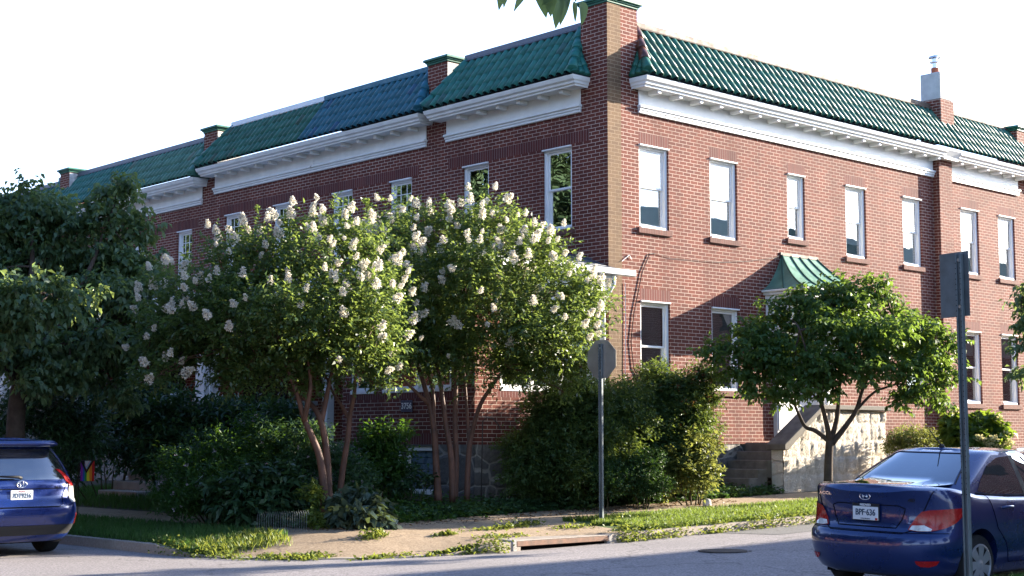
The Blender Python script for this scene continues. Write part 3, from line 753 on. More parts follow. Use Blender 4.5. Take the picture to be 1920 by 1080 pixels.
def casement(ax, u0, u1, z0, z1, out, n, nm='sunroom_window'):
    f = MB(); f.bx(ax, u0 + .002, u1 - .002, out - .14, out + .01, z0 + .002, z0 + .07); f.bx(ax, u0 + .002, u1 - .002, out - .14, out - .02, z1 - .08, z1 - .002)
    for k in range(n + 1):
        uu = u0 + .04 + (u1 - u0 - .08) * k / n; f.bx(ax, uu - .038, uu + .038, out - .13, out - .022, z0 + .07, z1 - .08)
    w_ = f.build(nm, M['white'], ch, bevel=.006)
    for k in range(n):
        a = u0 + .04 + (u1 - u0 - .08) * k / n + .039; b_ = u0 + .04 + (u1 - u0 - .08) * (k + 1) / n - .039
        s = MB(); s.bx(ax, a, b_, out - .1, out - .06, z0 + .072, z0 + .12); s.bx(ax, a, b_, out - .1, out - .06, z1 - .12, z1 - .082); s.bx(ax, a, b_, out - .1, out - .061, (z0 + z1) / 2 - .02, (z0 + z1) / 2 + .02); s.bx(ax, a, a + .03, out - .099, out - .059, z0 + .072, z1 - .082); s.bx(ax, b_ - .03, b_, out - .099, out - .059, z0 + .072, z1 - .082); s.build('sash', M['white'], w_)
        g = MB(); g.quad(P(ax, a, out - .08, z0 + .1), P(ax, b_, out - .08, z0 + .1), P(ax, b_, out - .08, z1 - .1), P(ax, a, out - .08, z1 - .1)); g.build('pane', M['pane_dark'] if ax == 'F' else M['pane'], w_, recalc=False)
        g = MB(); m_ = 14
        for q in range(m_):
            x0_, x1_ = a + (b_ - a) * q / m_, a + (b_ - a) * (q + 1) / m_
            g.quad(P(ax, x0_, out - .145, z0 + .05), P(ax, x1_ - .004, out - .165, z0 + .05), P(ax, x1_ - .004, out - .165, z1 - .05), P(ax, x0_, out - .145, z1 - .05))
        g.build('blind', M['blind'] if ax == 'R' else M['curtain'], w_, recalc=False)
casement('R', -2.70, -.30, 2.42, 4.2, -.12, 3)
casement('F', .75, 2.75, 2.42, 4.2, 3.3, 2); casement('F', 2.95, 3.75, 2.42, 4.2, 3.3, 1)
b = MB(); b.box(-.20, -.02, .06, .12, 1.47, 4.4); b.build('corner_board', M['white'], ch)
b = MB(); b.box(-3.42, -.001, .02, 4.2, 4.362, 4.60); b.build('sunroom_frieze', M['white'], ch, bevel=.012)
b = MB(); b.box(-3.70, .0, -.22, 4.35, 4.602, 4.66); b.build('sunroom_soffit', M['white'], ch)
b = MB(); b.box(-3.78, .42, -.34, -.20, 4.662, 4.78); b.box(-3.78, -3.64, -.199, 4.4, 4.662, 4.78); gut = b.build('gutter', M['white'], ch, bevel=.015)
b = MB(); b.tube([(-.12, -.25, 4.66), (-.12, -.24, 4.5), (-.14, -.10, 4.30), (-.14, .02, 4.2), (-.14, .03, 2.6)], .045, 8); b.build('downspout', M['white'], gut, smooth=True)
b = MB()
random.seed(4)
for r_ in range(4):
    for k in range(16):
        x0_ = -3.64 + k * .23; 
        if x0_ > -.1: break
        y0_ = -.21 + r_ * .22; zz = 4.785 + r_ * .085
        b.add([(x0_, y0_, zz), (x0_ + .222, y0_, zz + random.uniform(0, .02)), (x0_ + .222, y0_ + .3, zz + .10), (x0_, y0_ + .3, zz + .10), (x0_, y0_, zz - .02), (x0_ + .222, y0_, zz - .02)], [(0, 1, 2, 3), (0, 4, 5, 1)])
b.quad((-3.6, .6, 5.1), (0, .6, 5.1), (0, 4.4, 5.1), (-3.6, 4.4, 5.0)); b.build('sunroom_roof', M['slate'], ch, recalc=False)
b = MB(); b.box(-3.0, -.3, .5, 3.9, 1.2, 2.3); b.box(-1.6, -1.5, .5, 3.9, 2.3, 4.4); b.build('room_backing', M['room'], ch)

# ================================================================== neighbours on the front
def rowhouse(name, label, y0, y1, zoff, wins, roof, copm, tilesplit=None, hips=(True, True), cor=None, pierat=None, grids=False, por=True, sold=None, colat=None, pierdep=.75):
    h = empty(name, (0, (y0 + y1) / 2, .5), label, 'house', 'brick row houses')
    holes = [(a, b_, WS + zoff, WH + zoff) for a, b_ in wins]
    wall('wall', h, 'F', y0, y1, .5, 8.6 + zoff, holes, [(a, b_, WH + .01 + zoff, WH + .24 + zoff) for a, b_ in (sold or [])])
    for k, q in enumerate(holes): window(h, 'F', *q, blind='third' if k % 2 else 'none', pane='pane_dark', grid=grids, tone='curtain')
    iw = MB(); iw.box(.28, .33, y0, y1, .5, 8.9 + zoff); iw.build('room_backing', M['room'], h)
    if cor: cornice(h, 'F', cor[0], cor[1], 7.97 + zoff, (cor[2], cor[3]), mat='white_old', frieze=cor[4:6] if len(cor) > 4 else None)
    if roof: roofslope(h, 'F', roof[0], roof[1], 8.645 + zoff, 9.74 + zoff, hips, roof[2], copm, tilesplit=tilesplit)
    if pierat:
        p = MB(); p.box(.002, pierdep, pierat[0], pierat[1], 8.55, 9.78 + zoff * .5); pr_ = p.build('chimney', M['brick'], h)
        p = MB(); p.box(.01, pierdep - .01, pierat[0] - .004, pierat[0] - .001, 8.8, 9.76 + zoff * .5); p.build('painted_face', M['peeling'], pr_)
        p = MB(); pier_cap(p, 0, pierdep, pierat[0], pierat[1], 9.78 + zoff * .5); p.build('pier_cap', M['green_metal'], pr_, bevel=.012)
    if por:
        b = MB(); b.box(-3.3, 0, y0 + .15, y1 - .1, .4, 1.5); pc = b.build('porch', M['stone_grey'], h)
        b = MB(); b.box(-3.3, -3.0, y0 + .2, y1 - 1.4, 1.5, 2.24); b.build('porch_wall', M['stone_grey'], pc)
        b = MB(); b.box(-3.36, -2.94, y0 + .2, y1 - 1.4, 2.242, 2.33); b.build('porch_wall_cap', M['concrete'], pc, bevel=.01)
        b = MB(); b.box(-3.7, 0, y0 + .05, y1 - .05, 4.4, 4.75); b.build('porch_roof', M['white_old'], pc, bevel=.02)
        for cy in (colat or (y0 + .4, y1 - .35)):
            b = MB(); b.box(-3.33, -2.90, cy - .215, cy + .215, 1.5, 2.30); b.build('column_base', M['stone_grey'], pc)
            b = MB(); b.box(-3.39, -2.84, cy - .275, cy + .275, 2.302, 2.40); b.build('column_plinth', M['concrete'], pc, bevel=.012)
            b = MB(); b.box(-3.30, -2.93, cy - .185, cy + .185, 2.403, 4.4); b.box(-3.34, -2.89, cy - .225, cy + .225, 2.4025, 2.50); b.box(-3.34, -2.89, cy - .225, cy + .225, 4.28, 4.399); b.build('column', M['white'], pc, bevel=.012)
        b = MB(); b.bx('F', y0 + 1.0, y0 + 2.9, -.05, -.01 + .03, 1.9, 4.0); b.build('porch_window', M['room'], pc)
    return h
h2 = rowhouse('brick_rowhouse', 'brick rowhouse next to the corner house, with a glossy blue tiled roof half', 5.12, 9.75, 0, [(6.0, 6.79), (8.19, 8.99)],
              (5.2, 9.76, 'blue_tile'), 'blue_tile', hips=(True, False), cor=(5.48, 9.75, True, False), pierat=(4.80, 5.46), grids=True, sold=[(5.75, 9.75)], colat=(9.30,))
h3 = rowhouse('brick_rowhouse', 'brick rowhouse with dark green tiles between the blue roof half and the second chimney', 9.75, 14.50, 0, [(10.65, 11.46), (12.91, 13.70)],
              (9.75, 14.45, 'green_tile'), 'white', hips=(False, True), cor=(9.75, 14.19, False, True), grids=True, sold=[(9.75, 14.0)], colat=(12.6,))
h4 = rowhouse('brick_rowhouse', 'brick rowhouse with paler weathered green tiles left of the second chimney', 14.50, 19.15, -.19, [(15.34, 16.10), (17.75, 18.5)],
              (14.62, 19.1, 'dull_tile'), 'coping', hips=(True, False), cor=(14.83, 19.15, True, False), pierat=(14.16, 14.82), grids=True, sold=[(15.0, 18.9)])
h5 = rowhouse('brick_rowhouse', 'farthest brick rowhouse on the left, mostly behind the big leafy tree', 19.15, 24.0, -.19, [(20, 20.8), (22.3, 23.1)],
              (19.1, 23.9, 'teal_tile'), 'coping', hips=(False, False), cor=(19.15, 23.5, False, True), pierat=(22.6, 23.2), por=True)
h6 = rowhouse('brick_rowhouse', 'brick rowhouse at the far end of the row, hidden behind the big leafy tree', 24.0, 33.0, -.3, [(25, 25.8), (27.6, 28.4), (30.4, 31.2)],
              (23.9, 33.0, 'green_tile'), 'coping', hips=(False, True), cor=(24.0, 32.6, False, True))
b = MB(); b.tube([(-3.42, 8.6, 1.4), (-3.42, 8.6, 2.62), (-3.42, 8.58, 2.72), (-3.40, 8.50, 2.76), (-3.3, 8.42, 2.77)], .055, 10); b.build('porch_pipe', M['white'], h2, smooth=True, label='white bent pipe')
b = MB(); b.box(-3.36, -3.20, 4.42, 4.58, .6, 4.4); b.build('corner_post', M['white'], h2)

# ================================================================== neighbour along the side street
rn = empty('brick_rowhouse', (13.7, 0, .6), 'sunlit brick house beyond the projecting pier at the right edge, with paired windows', 'house', 'brick row houses')
ru = [(12.82, 13.68, WS, WH), (14.66, 15.50, WS, WH)]; rl = [(12.82, 13.62, 2.45, 4.27), (14.62, 15.46, 2.45, 4.27)]
wall('wall', rn, 'R', 12.16, 26, .3, 8.6, ru + rl, [(h[0] - .01, h[1] + .01, h[3], h[3] + .23) for h in ru + rl])
b = MB(); b.box(11.57, 12.16, -.19, .3, .3, 8.40); b.build('pier', M['brick'], rn)
for i, h in enumerate(ru): window(rn, 'R', *h, blind=['half', 'full'][i], tone=['blind', 'curtain'][i])
for i, h in enumerate(rl): window(rn, 'R', *h, blind='third', tone='blind')
cornice(rn, 'R', 12.17, 16.2, 7.97, (False, True), brk=.62, bdeep=.28, frieze=(12.17, 15.7))
roofslope(rn, 'R', 12.2, 16.35, 8.645, 9.78, (False, False), 'green_tile', 'coping_tan')
cornice(rn, 'R', 16.8, 25.9, 7.97, (True, True), brk=.62, bdeep=.28, frieze=(16.9, 25.8))
roofslope(rn, 'R', 16.7, 26.0, 8.645, 9.78, (False, True), 'green_tile', 'coping_tan')
b = MB(); b.box(11.56, 12.17, -.34, -.195, 8.4, 8.44); b.build('soffit', M['white'], rn)
b = MB(); b.prism([P('R', 11.55, 0, 8.43), P('R', 11.55, .33, 8.43), P('R', 11.55, .33, 8.395), P('R', 11.55, .36, 8.395), P('R', 11.55, .36, 8.46), P('R', 11.55, .475, 8.60), P('R', 11.55, .475, 8.625), P('R', 11.55, 0, 8.65)], (.63, 0, 0)); b.build('cornice', M['white'], rn)
b = MB(); b.box(15.8, 16.7, .0, .6, 8.55, 9.75); p_ = b.build('chimney', M['brick'], rn)
b = MB(); pier_cap(b, 15.8, 16.7, .0, .6, 9.75); b.build('pier_cap', M['green_metal'], p_, bevel=.012)
b = MB(); b.box(12.2, 26, .45, .5, .3, 8.9); b.build('room_backing', M['room'], rn)

# out of frame: the row across the side street that throws the long shade over the road, and the row behind the viewpoint
def plainrow(x0, x1, y0, y1, zt, label, faces):
    h = empty('brick_rowhouse', ((x0 + x1) / 2, (y0 + y1) / 2, 0), label, 'house', 'brick row houses')
    b = MB(); b.box(x0, x1, y0, y1, -.2, zt - 1.5); b.build('wall', M['brick'], h)
    b = MB(); b.box(x0 - .4, x1 + .4, y0 - .4, y1 + .4, zt - 1.5, zt - 1.2); b.build('cornice', M['white'], h)
    b = MB(); b.add([(x0 - .4, y0 - .4, zt - 1.2), (x1 + .4, y0 - .4, zt - 1.2), (x1 + .4, y1 + .4, zt - 1.2), (x0 - .4, y1 + .4, zt - 1.2), (x0 + .4, y0 + .4, zt), (x1 - .4, y0 + .4, zt), (x1 - .4, y1 - .4, zt), (x0 + .4, y1 - .4, zt)],
                    [(0, 1, 5, 4), (1, 2, 6, 5), (2, 3, 7, 6), (3, 0, 4, 7), (4, 5, 6, 7)]); b.build('roof', M['green_tile'], h)
    for (ax, c, us) in faces:
        for u in us:
            for z in (2.4, 5.6):
                b = MB()
                if ax == 'y': b.box(u, u + .9, c - .02, c + .02, z, z + 1.6)
                else: b.box(c - .02, c + .02, u, u + .9, z, z + 1.6)
                b.build('window', M['room'], h)
    return h
plainrow(-2, 62, -28, -15.9, 10.0, 'brick row across the side street, outside the picture on the right', [('y', -15.9, [0, 4, 8, 12, 16, 20, 23, 26, 30, 34])])
plainrow(-46, -34, -8, 95, 9.5, 'brick row across the front street, outside the picture on the left', [('x', -34, [-4, 0, 4, 8, 12, 16, 20])])

# ------------------------------------------------------------------ small things on the house
def textmesh(s, size, ext=.002, bold=0.0):
    c = bpy.data.curves.new('t', 'FONT'); c.body = s; c.size = size; c.extrude = ext; c.align_x = 'CENTER'; c.align_y = 'CENTER'; c.offset = bold; c.resolution_u = 3
    o = bpy.data.objects.new('t', c); COL.objects.link(o)
    dg = bpy.context.evaluated_depsgraph_get(); me = bpy.data.meshes.new_from_object(o.evaluated_get(dg))
    bpy.data.objects.remove(o); bpy.data.curves.remove(c); return me
def text(name, s, size, parent, origin, right, up, mat, bold=0.0, sx=1.0, ext=.002):
    me = textmesh(s, size, ext, bold); r = Vector(right).normalized(); u = Vector(up).normalized(); n = r.cross(u); og = Vector(origin)
    for v in me.vertices: v.co = og + r * (v.co.x * sx) + u * v.co.y + n * v.co.z
    me.materials.clear(); me.materials.append(mat); return link(name, me, parent)
M['numeral'] = plain('pale_numerals', (.75, .74, .70), .5, .4, var=0)
M['plaque'] = plain('mosaic_plaque', (.06, .05, .09), .4, .5, var=.8, scale=60)
np_ = empty('house_number_plaque', (-3.31, 2.0, 2.08), 'dark mosaic house number plaque reading 3756 on the shaded sunroom wall', 'sign')
b = MB(); b.bx('F', 1.83, 2.16, 3.302, 3.325, 2.06, 2.28); b.build('plaque', M['plaque'], np_, bevel=.006)
text('numerals', '3756', .155, np_, (-3.326, 1.995, 2.17), (0, -1, 0), (0, 0, 1), M['numeral'], .003)
b = MB()
pts = [at(1200, 700, 29.6)]
def onwall(px, py, o=.02):
    q = at(px, py, 1) - CAM; t = (-o - CAM.y) / q.y; return CAM + q * t
b.tube([onwall(*p) for p in ((1188, 690), (1183, 640), (1188, 590), (1197, 545), (1204, 510), (1218, 476), (1228, 475))], .009, 5)
b.tube([onwall(*p) for p in ((1228, 475), (1260, 484), (1300, 488), (1345, 492), (1400, 490), (1450, 484), (1465, 479))], .005, 5)
b.tube([onwall(*p) for p in ((1188, 690), (1200, 712), (1195, 740))], .012, 5)
tag(b.build('utility_cable', M['black']), 'thin black cable looping across the sunlit brick wall above the lower windows', 'cable')
b = MB(); b.tube([onwall(*p) for p in ((1178, 800), (1172, 700), (1173, 600), (1172, 530))], .008, 5); b.tube([onwall(*p) for p in ((1166, 490), (1180, 478), (1184, 486))], .008, 5)
tag(b.build('utility_cable', M['white']), 'thin pale cable running straight down beside the tan corner brickwork', 'cable')
b = MB(); b.tube([onwall(*p, .06) for p in ((1325, 850), (1328, 812), (1333, 805), (1340, 806), (1345, 815), (1345, 840))], .022, 8)
tag(b.build('vent_pipe', M['iron'], smooth=True), 'short bent dark pipe on the stone foundation right of the bushy hedge', 'pipe')

# ------------------------------------------------------------------ signs
def channel_post(mb, h, w_=.06, t=.03):
    mb.prism([(-w_ / 2, 0, 0), (-w_ / 2, t, 0), (-w_ / 2 + .008, t, 0), (-w_ / 2 + .014, .007, 0), (w_ / 2 - .014, .007, 0), (w_ / 2 - .008, t, 0), (w_ / 2, t, 0), (w_ / 2, 0, 0)], (0, 0, h))
S0 = at(1127, 965, 24.0); s0z = H(S0.x, S0.y) - .02
ss = empty('stop_sign', (S0.x, S0.y, s0z), 'octagonal road sign seen from its bare grey back on a tall perforated post', 'road sign')
ang = math.atan2(FW.y, FW.x) - R(41)
def local_frame(o, ang_):
    o.rotation_euler = (0, 0, ang_); return o
ht = 3.16 - s0z
def place(mb, o, ang_):
    c, s = math.cos(ang_), math.sin(ang_)
    mb.v = [(o[0] + x * c - y * s, o[1] + x * s + y * c, o[2] + z) for x, y, z in mb.v]; return mb
# local x across the plate, -y towards the viewer
aa = R(-88)
mb = MB(); mb.prism([(.332 * math.cos(R(22.5 + 45 * k)) , .036, ht - .315 + .332 * math.sin(R(22.5 + 45 * k))) for k in range(8)], (0, .004, 0))
place(mb, (S0.x, S0.y, s0z), aa).build('sign_plate', M['signback'], ss)
def perforated_post(h, parent, o, ang_, w_=.062, d=.034, holes=True, mat='metal', zs=.35):
    mb = MB(); mb.box(-w_ / 2, w_ / 2, 0, d, -.4, h); place(mb, o, ang_).build('post', M[mat], parent, bevel=.006)
    hb = MB()
    z = zs
    while z < h - .03:
        hb.lathe((-.001, -.0015, z), [(.0075, 0), (.0075, .004)], 6, axis='y'); z += .045
    place(hb, o, ang_).build('post_holes', M['opening_shade'], parent)
def chan(h, parent, o, ang_, ww, zs):
    mb = MB(); mb.box(-ww / 2, -ww / 2 + .02, -.012, .03, -.4, h); mb.box(ww / 2 - .02, ww / 2, -.012, .03, -.4, h); mb.box(-ww / 2 + .02, ww / 2 - .02, .006, .03, -.4, h - .002)
    place(mb, o, ang_).build('post', M['metal'], parent, bevel=.004)
    hb = MB(); z = zs
    while z < h - .05:
        for sx in (-ww / 2 + .01, ww / 2 - .01): hb.lathe((sx, -.0135, z), [(.0055, 0), (.0055, .003)], 6, axis='y')
        z += .05
    place(hb, o, ang_).build('post_holes', M['opening_shade'], parent)  # black discs on the post, the dark of the holes is their colour
b = MB()
for zz in (ht - .14, ht - .50): b.lathe((0, -.004, zz), [(.016, 0), (.016, .012), (.006, .014)], 8, axis='y')
place(b, (S0.x, S0.y, s0z), aa).build('bolts', M['steel'], ss)
chan(ht - .07, ss, (S0.x, S0.y, s0z), aa, .075, .2)
Q0 = at(1815, 1087, 13.9)
rs = empty('parking_sign', (Q0.x, Q0.y, near_z(Q0.x)), 'rectangular road sign seen from its dark back on a leaning perforated post beside the sedan', 'road sign')
ab = math.atan2(RT.y, RT.x) - R(60)
zt_ = 3.31 - .15
def lean(mb, o, ang_, k=-.012):
    mb.v = [(x, y, z) for x, y, z in mb.v]; return place(mb, o, ang_)
mb = MB(); mb.box(-.27, .09, .036, .040, zt_ - .61, zt_)
place(mb, (Q0.x, Q0.y, .15), ab).build('sign_plate', M['metal'], rs, bevel=.001)
b = MB()
for zz in (zt_ - .08, zt_ - .52): b.lathe((0, -.004, zz), [(.016, 0), (.016, .012), (.006, .014)], 8, axis='y')
place(b, (Q0.x, Q0.y, .15), ab).build('bolts', M['steel'], rs)
chan(zt_ - .02, rs, (Q0.x, Q0.y, .15), ab, .074, .9)

# ================================================================== vegetation
def unit(a): return a / np.maximum(np.linalg.norm(a, axis=-1, keepdims=True), 1e-9)
def leaves(p, a, L_, W_, g, fold=.25, curl=.2, up=(0, 0, 1), jit=.5):
    """one folded pointed leaf for each base point p and direction a"""
    n = len(p); L_ = L_ * g.uniform(.7, 1.25, (n, 1)); W_ = W_ * g.uniform(.8, 1.2, (n, 1))
    nn = np.array(up)[None] + jit * g.standard_normal((n, 3)); nn = unit(nn - a * (nn * a).sum(1, keepdims=True)); s = np.cross(a, nn)
    mid = p + a * L_ * .45 + nn * W_ * fold
    V = np.empty((n, 4, 3)); V[:, 0] = p; V[:, 1] = mid + s * W_ * .5; V[:, 2] = p + a * L_ - nn * L_ * curl; V[:, 3] = mid - s * W_ * .5
    F = np.arange(n * 4).reshape(n, 4); return V.reshape(-1, 3), F
def subclumps(clumps, k, g, fr=.42, flat=1.0):
    out = []
    for c, r in clumps:
        r = np.array(r)
        d = unit(g.standard_normal((k, 3))); d[:, 2] *= flat
        q = np.array(c) + d * r * g.uniform(.45, .95, (k, 1))
        for i in range(k): out.append((q[i], r * fr * g.uniform(.7, 1.3)))
        out.append((np.array(c), r * .6))
    return out
def foliage(subs, g, dens, K, L_, W_, sl, up=.3, droop=.3, jit=.5, fold=.25, curl=.2, shell=.55):
    VV = []; FF = []; nb = 0
    P_, D_ = [], []
    for c, r in subs:
        n = max(3, int(dens * (r[0] * r[1] + r[0] * r[2] + r[1] * r[2]) / 3))
        d = unit(g.standard_normal((n, 3))); P_.append(c + d * r * (1 - shell * g.uniform(0, 1, (n, 1)) ** 2)); D_.append(d)
    p = np.concatenate(P_); d = np.concatenate(D_); n = len(p)
    sd = unit(d * np.array([1, 1, .6]) + np.array([0, 0, up]) + .45 * g.standard_normal((n, 3)))
    side = unit(np.cross(sd, np.array([0, 0, 1.0]) + .5 * g.standard_normal((n, 3))))
    Vs = []; 
    for k in range(K):
        q = p + sd * sl * ((k + .2) / K) * g.uniform(.8, 1.2, (n, 1))
        sg = 1 if k % 2 else -1
        a = unit(sd * .55 + side * (.9 * sg if k < K - 1 else .1) + np.array([0, 0, -droop]) + .25 * g.standard_normal((n, 3)))
        v, f = leaves(q, a, L_, W_, g, fold, curl, jit=jit); VV.append(v); FF.append(f + nb); nb += len(v)
    return np.concatenate(VV), np.concatenate(FF)
def crown(name, parent, clumps, mat, seed, dens, K, L_, W_, sl, k=7, fr=.42, flat=1.0, label=None, **kw):
    g = np.random.default_rng(seed); sub = subclumps(clumps, k, g, fr, flat)
    V, F = foliage(sub, g, dens, K, L_, W_, sl, **kw)
    if parent is not None: V = V
    return link(name, npmesh(name, V, F, mat), parent, label), sub
def pxclumps(rows, flat=1.0, dflt=None, depth=1.0):
    """(px, py, distance, radius in px) read off the photograph -> clumps of the place"""
    out = []
    for (x, y, d, r) in rows:
        rr = r * d / 2800; out.append((np.array(at(x, y, d)), np.array([rr * depth, rr * depth, rr * flat])))
    return out
def limbs(mb, base, ends, r0, r1, g, sag=.1, n=7, wob=.04):
    """tapering branches from one point to several ends"""
    for e in ends:
        a, z = Vector(base), Vector(e); L_ = (z - a).length; pts = []; rad = []
        m = 7
        for i in range(m + 1):
            t = i / m; p = a.lerp(z, t); p.z += sag * L_ * math.sin(math.pi * t) * (1 if i < m else 0)
            if 0 < i < m: p += Vector(g.normal(0, wob * L_ * .3, 3))
            pts.append(p); rad.append(r0 + (r1 - r0) * t ** .7)
        mb.tube(pts, rad, n)
def pathtube(mb, pts, r0, r1, n=9, sub=4):
    """smooth tapering stem through the points"""
    P_ = [Vector(p) for p in pts]; out = []
    for i in range(len(P_) - 1):
        p0, p1, p2, p3 = P_[max(i - 1, 0)], P_[i], P_[i + 1], P_[min(i + 2, len(P_) - 1)]
        for k in range(sub):
            t = k / sub; out.append(.5 * ((2 * p1) + (p2 - p0) * t + (2 * p0 - 5 * p1 + 4 * p2 - p3) * t * t + (3 * p1 - p0 - 3 * p2 + p3) * t ** 3))
    out.append(P_[-1]); m = len(out) - 1
    mb.tube(out, [r0 + (r1 - r0) * (i / m) for i in range(m + 1)], n)
def nearest(pts, q):
    return min(pts, key=lambda p: (Vector(p) - Vector(q)).length)

# ---- crape myrtles
def panicle_mesh(seed):
    g = np.random.default_rng(seed); n = 170
    t = g.uniform(0, 1, n); a = g.uniform(0, 2 * np.pi, n); r = .072 * np.sqrt(np.clip(1 - t, .05, 1)) * np.sqrt(g.uniform(.15, 1, n)) * np.clip(t * 6, .5, 1) * g.uniform(.8, 1.3, n)
    p = np.stack([r * np.cos(a), r * np.sin(a), .17 * t], 1) + g.normal(0, .008, (n, 3))
    V, F = leaves(p, unit(p - np.array([0, 0, .05]) + .5 * .1 * g.standard_normal((n, 3))), .034, .032, g, .3, .2, jit=1.5)
    return npmesh('flower_panicle', V, F, M['panicle'])
PAN = [panicle_mesh(40 + i) for i in range(6)]
def myrtle(base, label, clumps, shoots, stems, seed, nflow, zlo, zhi):
    t = empty('crape_myrtle', base, label, 'tree', 'white flowering crape myrtles')
    g = np.random.default_rng(seed); mb = MB(); tips = []
    for pts, r0, r1 in stems: pathtube(mb, pts, r0, r1); tips += [pts[-1], pts[-2]]
    for c, r in clumps: limbs(mb, nearest(tips, c), [c], .020, .006, g, .05, 6)
    sub = subclumps(clumps, 8, g, .40)
    for c, r in sub[::2]: limbs(mb, nearest([c_ for c_, _ in clumps], c), [c], .009, .003, g, .03, 4)
    mb.build('trunk', M['myrtle_bark'], t, smooth=True)
    V, F = foliage(sub, g, 430, 7, .086, .040, .27, up=.35, droop=.15, jit=.5)
    # long new shoots that stand out of the crown
    vv = [V]; ff = [F]; nb = len(V)
    for (a, b_) in shoots:
        a, b_ = np.array(a), np.array(b_); n = 44; s = g.uniform(0, 1, (n, 1)) ; p = a + (b_ - a) * s + g.normal(0, .012, (n, 3)); d = unit(b_ - a)
        o = unit(np.cross(d, g.standard_normal((n, 3)))); v, f = leaves(p, unit(d * .7 + o), .08, .034, g); vv.append(v); ff.append(f + nb); nb += len(v)
    link('crown', npmesh('crown', np.concatenate(vv), np.concatenate(ff), M['myrtle']), t)
    tocam = np.array(CAM); cand = []; SC_ = np.array([c for c, r in sub]); SR = np.array([r for c, r in sub])
    for c, r in sub:
        d = unit(g.standard_normal((40, 3)))
        for q in d:
            p = c + q * (r + .16); v = unit(tocam - p)
            if q[2] < -.3 or q @ v < -.45 or p[2] < zlo: continue
            if ((((p - SC_) / (SR + .07)) ** 2).sum(1) < 1).any(): continue
            wgt = min(.8, max(.3, (p[2] - zlo) / (zhi - zlo)))
            if g.uniform() < wgt: cand.append((p, q))
    g.shuffle(cand); used = []
    for p, q in cand:
        if len(used) >= nflow: break
        if any(np.linalg.norm(p - u) < .13 for u in used): continue
        used.append(p)
        o = link('flower_panicle', PAN[g.integers(6)], None); d = Vector(unit(q * .7 + np.array([0, 0, .55]))); o.parent = t; o.matrix_parent_inverse = PINV(t)
        o.rotation_euler = d.to_track_quat('Z', 'Y').to_euler(); o.location = p; s = g.uniform(.5, 1.0); o.scale = (s, s, s * g.uniform(.8, 1.1))
    # past a hundred panicles the smaller rest is one part
    vv = []; ff = []; nb = 0; more = 0
    for p, q in reversed(cand):
        if more >= 75: break
        if any(np.linalg.norm(p - u) < .13 for u in used): continue
        used.append(p); more += 1; me = PAN[g.integers(6)]; co = np.empty(len(me.vertices) * 3); me.vertices.foreach_get('co', co); co = co.reshape(-1, 3) * g.uniform(.4, .85)
        mt = np.array(Vector(unit(q * .7 + np.array([0, 0, .55]))).to_track_quat('Z', 'Y').to_matrix()); vv.append(co @ mt.T + p); ff.append(np.arange(len(co)).reshape(-1, 4) + nb); nb += len(co)
    if vv: tag(link('flower_panicles', npmesh('flower_panicles', np.concatenate(vv), np.concatenate(ff), M['panicle']), t), kind='stuff')
    return t
m1 = [(300, 700, 22.2, 34), (335, 640, 22.6, 55), (350, 560, 23.0, 62), (420, 520, 22.6, 68), (490, 500, 22.9, 66), (560, 490, 22.4, 66), (640, 480, 22.8, 62), (690, 470, 23.0, 52), (430, 600, 22.0, 76), (530, 590, 21.7, 76), (620, 585, 21.8, 74),
      (700, 560, 22.2, 60), (370, 650, 22.9, 56), (450, 690, 23.0, 52), (520, 680, 22.6, 58), (600, 660, 22.6, 58), (680, 650, 22.6, 58), (720, 700, 22.9, 36), (420, 600, 23.6, 70), (540, 580, 23.6, 76), (650, 570, 23.6, 70), (290, 610, 23, 50), (320, 690, 22.9, 44), (280, 650, 22.8, 36), (270, 720, 22.2, 22), (400, 560, 23.4, 60), (380, 600, 22.2, 60), (500, 705, 22.9, 40), (600, 700, 22.9, 40), (700, 610, 22.2, 56), (720, 540, 22.9, 50), (450, 470, 22.9, 40), (560, 440, 22.9, 40), (620, 430, 23, 36), (680, 700, 23, 36), (480, 665, 22.2, 54), (560, 675, 22.2, 48), (640, 665, 22.2, 50), (430, 690, 22.4, 40), (730, 660, 23, 46)]
B1 = at(612, 975, 22.6)
def q1(x, y, d=22.6): return at(x, y, d)
st1 = [([q1(606, 985), q1(607, 920, 22.5), q1(600, 860, 22.5), q1(583, 815, 22.5), q1(570, 785, 22.5), q1(556, 735, 22.4), q1(538, 690, 22.3), q1(520, 620, 22.2)], .070, .020), ([q1(570, 790, 22.5), q1(579, 745, 22.4), q1(582, 710, 22.4), q1(572, 640, 22.3)], .045, .018),
       ([q1(616, 985, 22.7), q1(615, 900, 22.7), q1(610, 830, 22.7), q1(598, 780, 22.7), q1(575, 750, 22.8), q1(545, 730, 22.9), q1(470, 640, 23)], .070, .018), ([q1(602, 790, 22.7), q1(612, 745, 22.8), q1(618, 715, 22.8), q1(640, 620, 22.8)], .05, .018),
       ([q1(632, 985, 23.2), q1(640, 900, 23.2), q1(652, 820, 23.2), q1(656, 780, 23.2), q1(664, 740, 23.1), q1(668, 700, 23), q1(690, 600, 22.9)], .055, .02), ([q1(654, 785, 23.2), q1(640, 760, 23.3), q1(624, 735, 23.4), q1(600, 680, 23.4)], .035, .015)]
sh1 = [(at(480, 440, 22.7), at(484, 385, 22.6)), (at(520, 440, 22.7), at(542, 395, 22.6)), (at(420, 470, 22.6), at(372, 440, 22.4)), (at(690, 430, 22.8), at(683, 372, 22.7)), (at(600, 620, 21.2), at(505, 655, 21.0)), (at(640, 610, 21.2), at(760, 575, 21.0)), (at(430, 560, 21.6), at(470, 610, 21.3)), (at(700, 640, 21.6), at(757, 622, 21.5))]
myrtle((B1.x, B1.y, H(B1.x, B1.y)), 'white flowering crape myrtle with three thick peeling stems, nearest the paved corner', pxclumps(m1), sh1, st1, 21, 100, 2.3, 4.2)
